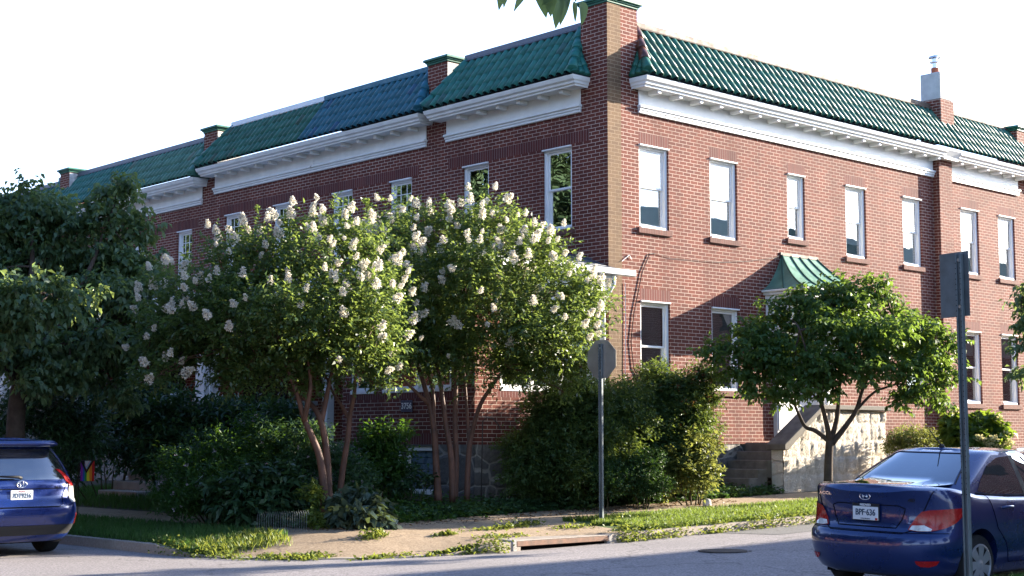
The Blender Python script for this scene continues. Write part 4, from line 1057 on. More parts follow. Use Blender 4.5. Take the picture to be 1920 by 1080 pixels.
m2 = [(745, 480, 25.2, 58), (770, 430, 25.2, 48), (830, 440, 25.2, 62), (900, 430, 25.2, 58), (950, 440, 25.5, 48), (985, 500, 24.8, 66), (1050, 530, 25.0, 56), (1105, 580, 25.2, 46), (880, 520, 24.4, 78), (800, 530, 24.5, 74), (960, 590, 24.5, 78), (1060, 610, 24.8, 62),
      (1115, 625, 25.0, 36), (850, 610, 24.7, 70), (780, 610, 24.9, 60), (920, 650, 25.2, 56), (1010, 680, 25.1, 44), (760, 660, 25.2, 44), (830, 655, 25.0, 48), (1055, 735, 25.2, 22), (1060, 690, 25.2, 34), (890, 540, 26.1, 80), (980, 560, 26.1, 70), (800, 560, 26.1, 66), (720, 540, 25.4, 54), (715, 610, 25.3, 50), (730, 460, 25.4, 44), (1010, 470, 25.1, 44), (1080, 560, 25.6, 50), (740, 700, 25.3, 34), (800, 650, 24.6, 54), (880, 665, 24.6, 54), (960, 685, 24.7, 48), (1040, 655, 24.7, 52), (1090, 690, 25, 38), (1000, 640, 24.4, 56), (735, 430, 24.4, 44), (745, 500, 24.0, 50), (730, 570, 23.9, 50), (750, 640, 24.2, 44), (960, 690, 25.1, 36)]
B2 = at(838, 938, 25.0)
def q2(x, y, d=25.0): return at(x, y, d)
st2 = [([q2(822, 942), q2(818, 880), q2(813, 800), q2(800, 740), q2(785, 690), q2(770, 650), q2(760, 600)], .070, .018), ([q2(813, 800), q2(812, 740), q2(803, 700), q2(790, 660)], .04, .018), ([q2(806, 760), q2(780, 735, 24.8), q2(757, 710, 24.7), q2(735, 660, 24.6)], .035, .012),
       ([q2(848, 942, 24.9), q2(846, 860, 24.9), q2(835, 790, 24.9), q2(826, 720, 24.9), q2(818, 670, 24.9), q2(830, 600, 24.8)], .06, .018), ([q2(852, 942, 25.1), q2(855, 860, 25.1), q2(853, 790, 25.1), q2(855, 700, 25.1), q2(852, 660, 25), q2(870, 560, 25)], .06, .018),
       ([q2(875, 940, 25.3), q2(878, 860, 25.3), q2(884, 815, 25.3), q2(900, 760, 25.2), q2(925, 720, 25.1), q2(945, 690, 25), q2(970, 620, 25)], .055, .018), ([q2(880, 835, 25.3), q2(876, 780, 25.4), q2(872, 720, 25.4), q2(866, 660, 25.4)], .035, .015), ([q2(884, 760, 25.3), q2(888, 745, 25.3), q2(892, 728, 25.3)], .02, .008)]
sh2 = [(at(930, 430, 25.2), at(938, 368, 25.1)), (at(940, 430, 25.2), at(982, 392, 25.1)), (at(860, 410, 25.2), at(832, 365, 25.1)), (at(900, 420, 25.2), at(905, 372, 25.1)), (at(990, 470, 24.8), at(1040, 452, 24.7)), (at(760, 420, 25.2), at(740, 378, 25.1)), (at(700, 400, 25), at(690, 376, 25)), (at(1060, 700, 25), at(1058, 745, 24.9))]
myrtle((B2.x, B2.y, H(B2.x, B2.y)), 'taller white flowering crape myrtle with slim red-brown stems, in front of the sunroom', pxclumps(m2), sh2, st2, 22, 100, 2.8, 4.6)

# ---- dogwood by the stair
def simple_tree(name, base, label, stems, clumps, mat, seed, bark='bark', dens=150, K=6, L_=.10, W_=.055, sl=.22, up=.15, droop=.45, k=7, group=None, jit=.45, flat=1.0, twig=.012, fr=.42, shell=.55):
    t = empty(name, base, label, 'tree', group); g = np.random.default_rng(seed); mb = MB(); tips = []
    for pts, r0, r1 in stems: pathtube(mb, pts, r0, r1); tips += [pts[-1], pts[len(pts) // 2]]
    for c, r in clumps: limbs(mb, nearest(tips, c), [c], twig * 2, twig * .5, g, .08, 6)
    mb.build('trunk', M[bark], t, smooth=True)
    crown('crown', t, clumps, mat, seed, dens, K, L_, W_, sl, k=k, up=up, droop=droop, jit=jit, flat=flat, fr=fr, shell=shell)
    return t
d0 = 27.6
def q3(x, y, d=d0): return at(x, y, d)
st3 = [([q3(1553, 905), q3(1554, 860), q3(1556, 825)], .085, .07), ([q3(1556, 828), q3(1530, 808), q3(1510, 800), q3(1497, 775), q3(1480, 740), q3(1440, 690)], .05, .014), ([q3(1556, 828), q3(1549, 790, 27.4), q3(1538, 750, 27.2), q3(1525, 700, 27), q3(1500, 620, 26.8)], .055, .014),
       ([q3(1557, 828), q3(1568, 790), q3(1573, 745), q3(1575, 680), q3(1570, 580)], .055, .014), ([q3(1560, 832), q3(1585, 800), q3(1605, 770), q3(1618, 730), q3(1640, 680), q3(1680, 610)], .06, .014), ([q3(1605, 770), q3(1640, 735), q3(1680, 720), q3(1730, 690)], .03, .01)]
c3 = [(1340, 662, 27.4, 26), (1375, 652, 27.3, 38), (1400, 620, 27.6, 34), (1440, 640, 27.3, 52), (1480, 600, 27.5, 50), (1510, 560, 27.6, 42), (1545, 560, 27.6, 38), (1590, 545, 27.8, 44), (1620, 570, 27.6, 48), (1645, 535, 27.8, 30), (1668, 560, 27.8, 28), (1690, 600, 27.6, 48), (1735, 640, 27.5, 48), (1770, 640, 27.5, 32),
      (1560, 620, 27.0, 64), (1640, 630, 27.0, 66), (1490, 670, 27.0, 64), (1420, 700, 27.2, 54), (1380, 700, 27.4, 36), (1550, 690, 26.9, 62), (1620, 690, 27.0, 60), (1690, 680, 27.2, 58), (1750, 690, 27.4, 40), (1720, 730, 27.4, 42), (1760, 760, 27.5, 22), (1700, 750, 27.4, 30), (1790, 700, 27.4, 26), (1480, 720, 27.0, 50), (1430, 735, 27.2, 34), (1540, 730, 27.1, 36),
      (1560, 610, 28.3, 64), (1650, 630, 28.3, 60), (1480, 660, 28.2, 60), (1720, 660, 28.2, 48)]
b3 = at(1554, 900, d0)
simple_tree('dogwood_tree', (b3.x, b3.y, H(b3.x, b3.y)), 'small spreading dogwood tree on the sunny verge in front of the stone stair', st3, pxclumps(c3, .62), M['dogwood2'], 31, dens=430, K=6, L_=.105, W_=.06, sl=.2, droop=.55, up=.2, k=7)
# ---- big tree on the left
def q4(x, y, d=25.0): return at(x, y, d)
st4 = [([q4(25, 990, 24.6), q4(28, 850, 24.6), q4(32, 760, 24.6), q4(42, 700, 24.6), q4(50, 640, 24.7)], .17, .12), ([q4(44, 700, 24.6), q4(80, 650, 24.7), q4(120, 590, 25), q4(170, 500, 25.6), q4(200, 420, 26)], .09, .02), ([q4(45, 690, 24.6), q4(50, 600, 25), q4(60, 500, 25.8), q4(60, 400, 26.4)], .1, .02),
       ([q4(36, 730, 24.6), q4(0, 660, 24.2), q4(-40, 600, 23.8)], .08, .02), ([q4(60, 680, 24.6), q4(130, 640, 24.6), q4(220, 600, 25)], .06, .015), ([q4(48, 680, 24.6), q4(70, 610, 23.8), q4(100, 560, 23.2)], .06, .015)]
c4 = [(10, 375, 26.4, 24), (45, 350, 26.4, 26), (35, 415, 26.4, 55), (95, 410, 26.4, 50), (75, 385, 26.6, 26), (150, 420, 26.4, 52), (190, 395, 26.2, 44), (218, 365, 26.2, 30), (235, 345, 26.2, 16), (235, 415, 26.2, 44), (265, 440, 26.2, 22), (40, 480, 26.4, 66), (120, 480, 26.4, 66), (200, 470, 26.2, 62), (255, 490, 26, 44), (-30, 430, 26.2, 70), (-40, 520, 25.5, 80),
      (15, 545, 22.0, 46), (80, 540, 22.3, 40), (60, 590, 22.2, 50), (120, 575, 22.5, 40), (10, 610, 22.2, 50), (-40, 560, 22.0, 50), (75, 440, 27, 70), (150, 500, 27, 70), (20, 500, 27, 70), (220, 520, 26.6, 60), (60, 640, 26, 70), (160, 640, 26, 60), (110, 380, 26.8, 30), (15, 420, 26.2, 50), (130, 700, 24.2, 40), (70, 720, 24, 36), (250, 600, 26, 60), (150, 555, 23.6, 36), (235, 560, 25, 52), (280, 545, 25.2, 40), (300, 520, 25.4, 24), (190, 560, 25.4, 60), (250, 620, 25, 50), (180, 640, 24.8, 58), (110, 650, 24.6, 60), (40, 660, 24.4, 60), (-20, 660, 24.4, 60),
      (230, 680, 25, 42), (280, 650, 25.3, 40), (215, 730, 25, 30), (240, 755, 25, 14), (160, 700, 25.2, 46), (90, 700, 25.4, 46), (120, 560, 26.0, 80), (40, 570, 26.0, 80), (290, 600, 25.6, 30)]
b4 = at(28, 960, 24.6)
simple_tree('street_tree', (b4.x, b4.y, H(b4.x, b4.y)), 'big dark leafy dogwood behind the blue hatchback at the left edge', st4, pxclumps(c4, .66), M['dogwood'], 41, dens=380, K=6, L_=.13, W_=.072, sl=.26, droop=.75, up=.1, k=7)
# ---- branch reaching in from the right and leaves hanging in at the top
g5 = np.random.default_rng(5)
def bigleaf(mb, p, d, nrm, L_, W_):
    """close leaf: curved blade with a midrib fold"""
    p, d = Vector(p), Vector(d).normalized(); nrm = Vector(nrm); nrm = (nrm - d * nrm.dot(d)).normalized(); s = d.cross(nrm); n = 8; vs = []
    for i in range(n + 1):
        t = i / n; wv = W_ * .5 * (math.sin(math.pi * t ** .75) ** .9) * (1 - .15 * t) if 0 < i < n else .0005
        c = p + d * (L_ * t) - nrm * (L_ * .22 * t * t)
        wav = .06 * W_ * math.sin(t * 9)
        vs += [c - s * wv + nrm * (wv * .35 + wav), c, c + s * wv + nrm * (wv * .35 - wav)]
    fs = []
    for i in range(n):
        b0 = i * 3; fs += [(b0, b0 + 1, b0 + 4, b0 + 3), (b0 + 1, b0 + 2, b0 + 5, b0 + 4)]
    mb.add(vs, fs)
D5 = 6.0
br = empty('overhanging_branch', at(1010, -60, D5), 'dark leafy twig hanging into the picture at the top, near the corner chimney', 'branch')
mb = MB(); limbs(mb, at(960, -330, D5), [at(1010, -60, D5), at(930, -50, D5), at(1085, -30, D5), at(1060, -70, D5)], .012, .004, g5, .03)
limbs(mb, at(900, -1100, D5 + .3), [at(960, -330, D5)], .03, .012, g5, .02); mb.build('twig', M['bark'], br, smooth=True)
mb = MB()
for (x0_, y0_, x1_, y1_, wd, dd) in ((948, -32, 933, 17, 16, 0), (950, -30, 946, 8, 12, .1), (992, -34, 966, 15, 14, .1), (1012, -40, 1024, 30, 26, 0), (1030, -38, 1034, 30, 24, -.05), (1040, -30, 1050, 47, 26, .04), (1058, -34, 1060, 40, 22, .08), (1050, -36, 1018, 14, 18, -.1), (1064, -36, 1063, 12, 14, .1), (1076, 2, 1081, 40, 8, 0), (1091, 2, 1096, 44, 17, 0), (1083, -30, 1080, 2, 12, 0)):
    a, z = at(x0_, y0_, D5 + dd), at(x1_, y1_, D5 + dd * .5); bigleaf(mb, a, z - a, (CAM - a) + Vector(g5.normal(0, 1.8, 3)), (z - a).length, wd * 1.35 * D5 / 2800)
mb.build('leaves', M['dogwood'], br, smooth=True)
c6 = [(1925, 548, 24, 26), (1915, 600, 24, 20), (1930, 575, 24.2, 30), (1922, 650, 24, 22), (1940, 620, 24, 40), (1960, 560, 24, 50), (1922, 700, 24.2, 14), (1990, 620, 24, 60)]
simple_tree('street_tree', (4.2, -12.9, .3), 'tree beyond the right edge, only its drooping branch tips reach into the picture', [([(4.2, -12.9, .2), (4.1, -12.7, 2.2), (3.2, -12, 4.0), at(2010, 560, 24)], .14, .04), ([at(2010, 560, 24), at(1950, 570, 24), at(1915, 560, 24)], .03, .008)], pxclumps(c6, .7), M['dogwood'], 61, dens=170, K=6, L_=.12, W_=.06, sl=.22, droop=.8)

# ---- shrubs
def shrub(name, label, rows, mat, seed, dens, K, L_, W_, sl, flat=.85, cat='shrub', group=None, depth=1.0, base=None, k=7, stems=True, **kw):
    cl = pxclumps(rows, flat, depth=depth); c = np.mean([q for q, _ in cl], axis=0)
    b_ = base or (c[0], c[1], H(c[0], c[1])); t = empty(name, b_, label, cat, group); g = np.random.default_rng(seed)
    if stems:
        mb = MB()
        for q, r in cl: limbs(mb, (q[0] * .35 + b_[0] * .65, q[1] * .35 + b_[1] * .65, H(q[0], q[1]) - .05), [q], .018, .005, g, .0, 5)
        mb.build('stems', M['stem'], t, smooth=True)
    o, sub = crown('foliage', t, cl, mat, seed, dens * 2.6, K, L_ * 1.12, W_ * 1.2, sl, k=k, fr=.58, **kw)
    return t, sub
def flowers(t, sub, mat, seed, n, size, name='flower', up=.0):
    g = np.random.default_rng(seed); P_ = []
    for _ in range(n):
        c, r = sub[g.integers(len(sub))]; d = unit(g.standard_normal(3) + np.array([-.5, -.5, .6])); P_.append(c + d * r * 1.08)
    P_ = np.array(P_); q = np.repeat(P_, 9, 0) + g.normal(0, size * .4, (n * 9, 3)); V, F = leaves(q, unit(g.standard_normal((n * 9, 3)) + np.array([0, 0, .8])), size, size * .8, g, jit=1.2)
    link(name, npmesh(name, V, F, mat), t)
shrub('laurel_hedge', 'broad glossy laurel hedge in front of the stone porch wall, left of the crape myrtles', [(310, 800, 26.2, 48), (300, 850, 25.8, 42), (370, 795, 26.4, 48), (430, 795, 26.5, 48), (490, 795, 26.5, 48), (540, 805, 26.4, 44), (350, 850, 25.8, 50), (420, 855, 25.9, 50), (490, 850, 26, 50), (540, 860, 26, 45), (420, 820, 27.2, 60), (330, 830, 27, 60), (500, 820, 27.2, 60)],
      M['laurel'], 71, 230, 6, .13, .045, .2, up=.5, droop=.05, cat='hedge')
t, s = shrub('perennial_bush', 'bright green leafy perennials with tiny pale flowers in front of the laurel hedge', [(350, 880, 23.8, 42), (400, 860, 24.2, 42), (460, 840, 24.6, 40), (345, 930, 23.2, 40), (400, 920, 23.5, 48), (450, 900, 23.8, 44), (500, 870, 24.4, 42), (320, 920, 23.6, 30), (470, 800, 24.8, 26), (520, 840, 24.6, 34)],
             M['bed'], 72, 260, 6, .085, .022, .22, up=.7, droop=.1, cat='plant')
flowers(t, s, M['pink_flower'], 72, 34, .03)
t, s = shrub('perennial_bush', 'dark tangled tall stems with a few pinkish blooms right behind the thick myrtle stems', [(540, 830, 24.4, 36), (580, 830, 24.4, 36), (560, 880, 24.0, 44), (600, 880, 24.2, 40), (640, 870, 24.4, 36), (660, 910, 24.0, 36), (590, 930, 23.6, 36), (540, 920, 23.4, 40)],
             M['ivy'], 73, 220, 6, .085, .025, .22, up=.7, droop=.1, cat='plant')
flowers(t, s, M['pink_flower'], 73, 26, .03)
shrub('broadleaf_shrub', 'low dark broad-leaved shrub by the paved corner, left of the myrtle base', [(430, 935, 22.9, 34), (470, 940, 22.7, 36), (520, 945, 22.5, 34), (480, 905, 22.9, 32), (450, 965, 22.6, 22), (530, 905, 22.8, 26)], M['laurel'], 74, 190, 6, .14, .055, .2, up=.2, droop=.35)
shrub('broadleaf_shrub', 'low grey-green broad-leaved plant at the foot of the thick-stemmed myrtle', [(650, 945, 22.3, 24), (680, 950, 22.4, 26), (700, 965, 22.4, 22), (640, 970, 22.0, 18), (670, 975, 22.0, 18), (710, 980, 22.2, 14)], M['hosta'], 75, 130, 5, .17, .075, .12, up=.5, droop=.3, stems=False)
shrub('yellow_leaved_plant', 'small yellow-green plant tucked under the thick myrtle stems', [(582, 930, 22.2, 16), (595, 915, 22.3, 16), (600, 975, 21.9, 12), (588, 965, 21.9, 12)], M['weed'], 76, 260, 5, .07, .035, .1, stems=False, cat='plant')
shrub('small_shrub', 'upright green shrub beside the basement window', [(715, 830, 25.4, 34), (745, 820, 25.5, 24), (690, 850, 25.3, 30), (720, 870, 25.2, 40), (700, 900, 25, 30), (745, 890, 25.2, 26), (700, 815, 25.5, 18)], M['bed'], 77, 230, 6, .09, .032, .2, up=.6, droop=.1)
shrub('small_shrub', 'thin dark twiggy plant in front of the basement window sill', [(770, 900, 24.9, 18), (800, 905, 24.9, 16), (755, 915, 24.8, 16)], M['laurel'], 78, 110, 5, .09, .04, .15)
shrub('nandina_bush', 'dark feathery nandina against the sunroom corner, behind the octagonal sign', [(1040, 760, 26.1, 36), (1080, 735, 26.3, 36), (1110, 770, 26.2, 40), (1060, 810, 26, 44), (1020, 800, 26, 32), (1110, 830, 26, 40), (1040, 860, 25.8, 40), (1000, 860, 25.8, 34), (990, 900, 25.6, 30), (1060, 900, 25.7, 36), (1150, 790, 26.5, 36), (1150, 750, 26.6, 30), (1180, 740, 27, 28), (1180, 790, 27, 40), (1150, 850, 26.8, 50), (1100, 880, 26.6, 50), (1040, 820, 26.6, 50), (1190, 860, 27, 46), (980, 840, 26, 30), (1020, 920, 25.8, 30), (1080, 930, 25.8, 26), (1090, 760, 26.8, 44)],
      M['nandina'], 79, 560, 8, .075, .024, .24, up=.4, droop=.2)
t, s = shrub('nandina_bush', 'tall sunlit nandina with reddish tips under the first lower window of the side wall', [(1220, 730, 27.8, 34), (1270, 730, 27.9, 36), (1310, 735, 28, 30), (1290, 770, 27.8, 38), (1240, 780, 27.6, 42), (1310, 790, 27.8, 30), (1200, 820, 27.4, 36), (1260, 830, 27.5, 36), (1330, 755, 28, 16), (1320, 705, 28, 16), (1230, 700, 28, 18), (1240, 840, 27.9, 50), (1290, 820, 28.1, 44), (1220, 780, 28, 46), (1300, 880, 27.9, 36), (1200, 900, 27.4, 30)],
             M['nandina'], 80, 500, 8, .075, .024, .24, up=.5, droop=.15)
flowers(t, s, M['nandina_tip'], 80, 70, .055, 'reddish_leaves')
shrub('euonymus_shrub', 'yellow-green leafy shrub glowing in the sun at the right end of the hedge', [(1290, 840, 27.2, 34), (1315, 870, 27.2, 26), (1270, 880, 27, 36), (1310, 905, 27, 22), (1250, 910, 26.9, 24), (1325, 840, 27.4, 18), (1330, 880, 27.1, 16)], M['euonymus'], 81, 330, 6, .075, .035, .16, up=.3, droop=.15)
shrub('boxwood', 'clipped round dark boxwood directly behind the sign post', [(1130, 880, 25.8, 34), (1120, 905, 25.7, 28), (1145, 900, 25.8, 26)], M['box'], 82, 700, 7, .035, .018, .09, group='boxwoods', k=10)
shrub('boxwood', 'clipped round dark boxwood right of the sign post, half under the nandina', [(1205, 875, 26.2, 32), (1225, 900, 26.2, 28), (1185, 900, 26.1, 26), (1215, 920, 26.1, 20)], M['box'], 83, 700, 7, .035, .018, .09, group='boxwoods', k=10)
shrub('clipped_hedge', 'low clipped hedge beyond the stone stair, seen over the sedan roof', [(1680, 822, 31.6, 22), (1710, 820, 31.9, 22), (1740, 826, 32.2, 20), (1695, 840, 31.8, 26), (1730, 845, 32, 26), (1765, 840, 32.4, 22)], M['euonymus'], 84, 420, 6, .05, .022, .12, cat='hedge')
t, s = shrub('hydrangea', 'sunny hydrangea with creamy flower heads behind the sedan roof', [(1800, 810, 31.5, 24), (1835, 815, 31.7, 28), (1860, 800, 31.9, 24), (1865, 830, 31.8, 24), (1840, 795, 31.9, 16), (1790, 790, 31.6, 14), (1820, 835, 31.5, 24), (1785, 815, 31.5, 16)], M['hydrangea'], 85, 220, 5, .15, .09, .15)
g = np.random.default_rng(86)
for (x, y, d) in ((1850, 832, 31.2), (1872, 836, 31.3), (1884, 812, 31.5), (1836, 822, 31.1), (1862, 822, 31.2), (1872, 783, 31.6), (1792, 770, 31.4), (1890, 830, 31.4)):
    n = 70; p = np.array(at(x, y, d)) + unit(g.standard_normal((n, 3))) * g.uniform(.4, 1, (n, 1)) * np.array([.13, .13, .08]); V, F = leaves(p, unit(g.standard_normal((n, 3))), .05, .045, g, jit=1.5); link('flower_head', npmesh('flower_head', V, F, M['cream_flower']), t)
shrub('sumac_bush', 'dark sumac-like bush with long leaflets behind the blue hatchback', [(80, 790, 26, 40), (130, 780, 26.2, 40), (170, 790, 26.4, 34), (60, 740, 26.4, 36), (120, 820, 26, 36), (175, 825, 26.2, 24), (20, 800, 26, 40)], M['laurel'], 87, 150, 9, .13, .032, .4, up=.3, droop=.3)
shrub('dark_filler_shrub', 'large dark shrub added to darken the space left of the laurel hedge, behind the concrete steps', [(215, 770, 29.6, 50), (260, 780, 29.8, 50), (190, 820, 29.4, 50), (250, 840, 29.6, 46), (150, 850, 28.5, 50), (170, 760, 29.6, 50), (110, 860, 28, 50), (260, 740, 30, 40), (310, 745, 30.5, 34)], M['laurel'], 88, 130, 6, .12, .04, .2)  # filler put in to turn the void by the steps dark

# ---- ground covers
def scatter(n, fx, g, zf=H):
    pts = []
    while len(pts) < n:
        q = fx(g)
        if q is not None: pts.append((q[0], q[1], zf(q[0], q[1]) + (q[2] if len(q) > 2 else 0)))
    return np.array(pts)
def blades(name, n, fx, h, w_, mat, seed, zf=H, lean=.5, label=None, cat=None):
    g = np.random.default_rng(seed); p = scatter(n, fx, g, zf); a = g.uniform(0, 2 * np.pi, n); hh = h * g.uniform(.45, 1.25, n); sx = np.stack([np.cos(a), np.sin(a), 0 * a], 1)
    le = unit(np.stack([g.standard_normal(n), g.standard_normal(n), 0 * a], 1)) * (hh * lean * g.uniform(.1, 1, n))[:, None]; wv = w_ * g.uniform(.6, 1.3, (n, 1)); up = np.stack([0 * a, 0 * a, hh], 1)
    V = np.empty((n, 4, 3)); V[:, 0] = p - sx * wv * .5; V[:, 1] = p + sx * wv * .5; V[:, 2] = p + up * .62 + le * .4 + sx * wv * .4; V[:, 3] = p + up + le
    return tag(link(name, npmesh(name, V.reshape(-1, 3), np.arange(n * 4).reshape(n, 4), mat)), label, cat, kind='stuff')
def spread(name, n, fx, L_, W_, mat, seed, zf=H, flat=.5, label=None, cat=None):
    g = np.random.default_rng(seed); p = scatter(n, fx, g, zf); a = unit(np.stack([g.standard_normal(n), g.standard_normal(n), g.uniform(-.2, .9, n) * flat], 1)); V, F = leaves(p, a, L_, W_, g, jit=.5)
    return tag(link(name, npmesh(name, V, F, mat)), label, cat, kind='stuff')
def verge_r(g):
    x = VERGE_R + 13 * g.uniform() ** 1.4; y = YK + g.uniform(.12, 1.62); return (x, y) if x > VERGE_R + .5 * abs(math.sin(y * 5)) else None
blades('grass', 52000, verge_r, .085, .011, M['grass'], 91, label='sunny grass verge with small weeds along the side street', cat='grass')
spread('clover', 2600, verge_r, .04, .028, M['weed'], 92, label='clover and weeds scattered in the sunny grass verge', cat='weeds')
def verge_l(g):
    y = VERGE_L + 9 * g.uniform() ** 1.3 - .2; x = XK + g.uniform(.12, 1.62); return (x, y)
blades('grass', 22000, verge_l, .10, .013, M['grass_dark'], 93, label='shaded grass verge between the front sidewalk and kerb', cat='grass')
def tuft_l(g): return (XK + g.uniform(.2, 1.5), VERGE_L - .1 + g.normal(0, .2))
blades('grass', 1800, tuft_l, .12, .016, M['weed'], 94, lean=.8, label='longer tufts of grass at the end of the shaded verge', cat='grass')
def yard_l(g): return (XK + 2.78 + g.uniform(0, 3.8), 1.0 + g.uniform(0, 9))
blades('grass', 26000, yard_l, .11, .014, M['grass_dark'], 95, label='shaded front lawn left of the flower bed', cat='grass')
def near_g(g): return (XN + 1 + g.uniform(0, 8), YN - .16 - abs(g.normal(0, .35)))
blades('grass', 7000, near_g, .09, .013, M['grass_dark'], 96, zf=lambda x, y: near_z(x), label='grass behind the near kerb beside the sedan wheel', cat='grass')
def kerbweed(spots):
    def f(g):
        x, y, sx, sy, h = spots[g.integers(len(spots))]; return (x + g.normal(0, sx), y + g.normal(0, sy), abs(g.normal(0, h)))
    return f
def lowz(x, y): return H(x, y) if kdist(x, y) > 0 else roadz(x, y)
kw_ = [(-4.0, YK - .02, .12, .09, .10), (-3.6, YK - .04, .25, .08, .08), (-3.0, YK - .03, .3, .08, .07), (-1.9, YK - .03, .2, .07, .05), (-.9, YK - .05, .35, .09, .10), (0, YK - .06, .4, .1, .12), (1.0, YK - .06, .4, .1, .09), (2.2, YK - .05, .5, .09, .07), (3.4, YK - .05, .5, .09, .06),
       (-6.65, YK - .06, .12, .09, .10), (-7.1, YK + .02, .12, .05, .03), (-7.5, YK + .06, .25, .03, .015), (-8.4, -3.83, .25, .05, .015), (-9.2, -3.2, .2, .1, .02)]
spread('kerb_weeds', 2900, kerbweed(kw_), .055, .036, M['weed'], 97, zf=lowz, flat=1.2, label='sunlit weeds and ivy spilling over the kerb along the side street', cat='weeds')
kl_ = [(-9.95, -2.0, .12, .2, .05), (-10.1, -1.7, .1, .25, .06), (-9.85, -2.55, .12, .16, .03), (-9.55, -2.95, .12, .14, .02), (-10.0, -1.2, .12, .2, .04), (-9.2, -3.35, .15, .1, .015)]
spread('kerb_weeds', 800, kerbweed(kl_), .05, .032, M['weed'], 98, zf=lowz, flat=1.2, label='small weeds spilling over the kerb at the end of the shaded verge', cat='weeds')
pv = [(-7.75, -2.75, .10, .06, .05), (-7.55, -2.65, .08, .05, .04), (-6.6, -3.0, .12, .04, .02), (-5.4, -2.75, .3, .05, .02), (-5.0, -2.72, .2, .05, .05), (-4.6, -2.6, .15, .05, .03), (-4.2, -3.2, .2, .1, .02), (-6.0, -3.5, .3, .08, .01)]
spread('pavement_weeds', 1200, kerbweed(pv), .055, .03, M['weed'], 99, zf=lowz, flat=1.5, label='scattered weeds growing in cracks of the corner paving', cat='weeds')
gg = np.random.default_rng(100)
def ivy_r(g):
    x = -8.0 + g.uniform(0, 11.5); y = YK + 2.72 + abs(g.normal(0, .45)); return (x, y, abs(g.normal(0, .05)))
spread('ivy', 11000, ivy_r, .085, .05, M['ivy'], 101, label='low ivy covering the strip between the sidewalk and the shrubs', cat='ground cover')
def bed_f(g):
    y = -1.6 + g.uniform(0, 3.6); x = XK + 2.7 + abs(g.normal(0, 1.3)); return (x, y, abs(g.normal(0, .06)))
spread('low_bed_plants', 9000, bed_f, .09, .05, M['bed'], 102, label='low leafy plants along the front edge of the flower bed', cat='ground cover')
def litter(g): return (XK + 2.3 + g.uniform(0, 9.5), YK + 2.2 + abs(g.normal(0, .5)))
M['litter'] = leafmat('dry_leaves', (.10, .055, .025), (.22, .13, .06), .1)
spread('leaf_litter', 900, litter, .06, .035, M['litter'], 103, flat=.1, label='dry leaves and crumbs along the back of the sidewalk', cat='litter')

# unseen trees added outside the picture: they shade the street, fill the reflections and close off the low sky
tg = np.random.default_rng(200); pro = None
def big_tree(x, y, h, label, i):
    global pro
    if pro is None:
        t = empty('street_tree', (x, y, 0), label, 'tree', 'tall trees added outside the picture'); g = np.random.default_rng(201); mb = MB()
        pathtube(mb, [(0, 0, 0), (.1, 0, 2), (0, .1, 4.5), (0, 0, 7)], .3, .12); cl = []
        for k in range(16):
            a = g.uniform(0, 6.3); r = g.uniform(.5, 3.2); z = g.uniform(3.8, 11); s = g.uniform(1.4, 2.1) * (1 - .35 * (z - 4) / 8); cl.append((np.array([r * math.cos(a) * (1 - .4 * (z - 4) / 8), r * math.sin(a) * (1 - .4 * (z - 4) / 8), z]), np.array([s, s, s * .8])))
        for c, r in cl: limbs(mb, (0, 0, min(6.5, c[2] - 1)), [c], .08, .02, g)
        tr = mb.build('trunk', M['bark'], None, smooth=True); tr.parent = t
        V, F = foliage(subclumps(cl, 8, g), g, 330, 5, .15, .11, .35); cr = link('crown', npmesh('crown', V, F, M['tree_leaf'])); cr.parent = t; pro = t
    else:
        t = pro.copy(); COL.objects.link(t)
        for c in pro.children: q = c.copy(); COL.objects.link(q); q.parent = t
        t.location = (x, y, 0); t['label'] = label
    s = h / 12; t.scale = (s, s, s); t.rotation_euler = (0, 0, tg.uniform(0, 6)); return t
lb = 'tall leafy tree added outside the picture to close off the low sky'
for i, (x, y, h) in enumerate(((-25.5, -6, 17), (-26, 1, 19), (-25.5, 9, 18), (-26.5, 17, 20), (-25.5, 26, 19), (-26.5, 35, 20), (-27, -14, 14), (-33, -26, 14), (-20, -36, 14), (-6, -33, 13), (2, -34, 13), (12, -34, 13), (-32, 46, 15), (-25, 43, 19), (-30, 5, 19), (-30, 13, 20), (-30, 22, 19), (-26, 52, 19), (-26.5, 61, 20), (-27, 71, 19), (-28, 82, 20))):
    big_tree(x, y, h, lb, i)

# ================================================================== cars (x forward from the rear bumper, y to the left, z up)
def carpaint(name, col):
    m, t, b, N, L = newmat(name); setb(b, col, .28, .5, .35, 1.0)
    f = noise(N, L, 900, 2, objco(N)); L(mixc(N, L, ramp(N, L, f, 0, .5, .5, .8), col, tuple(min(1, c * 1.8) for c in col)), b.inputs['Base Color'])
    L(ramp(N, L, noise(N, L, 3, 5, objco(N)), .2, .4), b.inputs['Roughness']); return m
M['paint'] = carpaint('metallic_blue_paint', (.006, .022, .108)); M['paint2'] = carpaint('bright_blue_paint', (.005, .021, .128)); M['paint3'] = carpaint('dark_grey_paint', (.05, .05, .055))
def carglass():
    m, t, b, N, L = newmat('car_glass'); setb(b, (.02, .024, .026), .05, .5); gl = N('ShaderNodeBsdfGlossy'); gl.inputs['Roughness'].default_value = .02
    fr = N('ShaderNodeFresnel'); fr.inputs[0].default_value = 1.5; a = N('ShaderNodeMath'); a.operation = 'MULTIPLY_ADD'; a.use_clamp = True; L(fr.outputs[0], a.inputs[0]); a.inputs[1].default_value = 2.0; a.inputs[2].default_value = .16
    mx = N('ShaderNodeMixShader'); L(a.outputs[0], mx.inputs[0]); L(b.outputs[0], mx.inputs[1]); L(gl.outputs[0], mx.inputs[2]); L(mx.outputs[0], t.nodes['Material Output'].inputs[0]); return m
M['carglass'] = carglass()
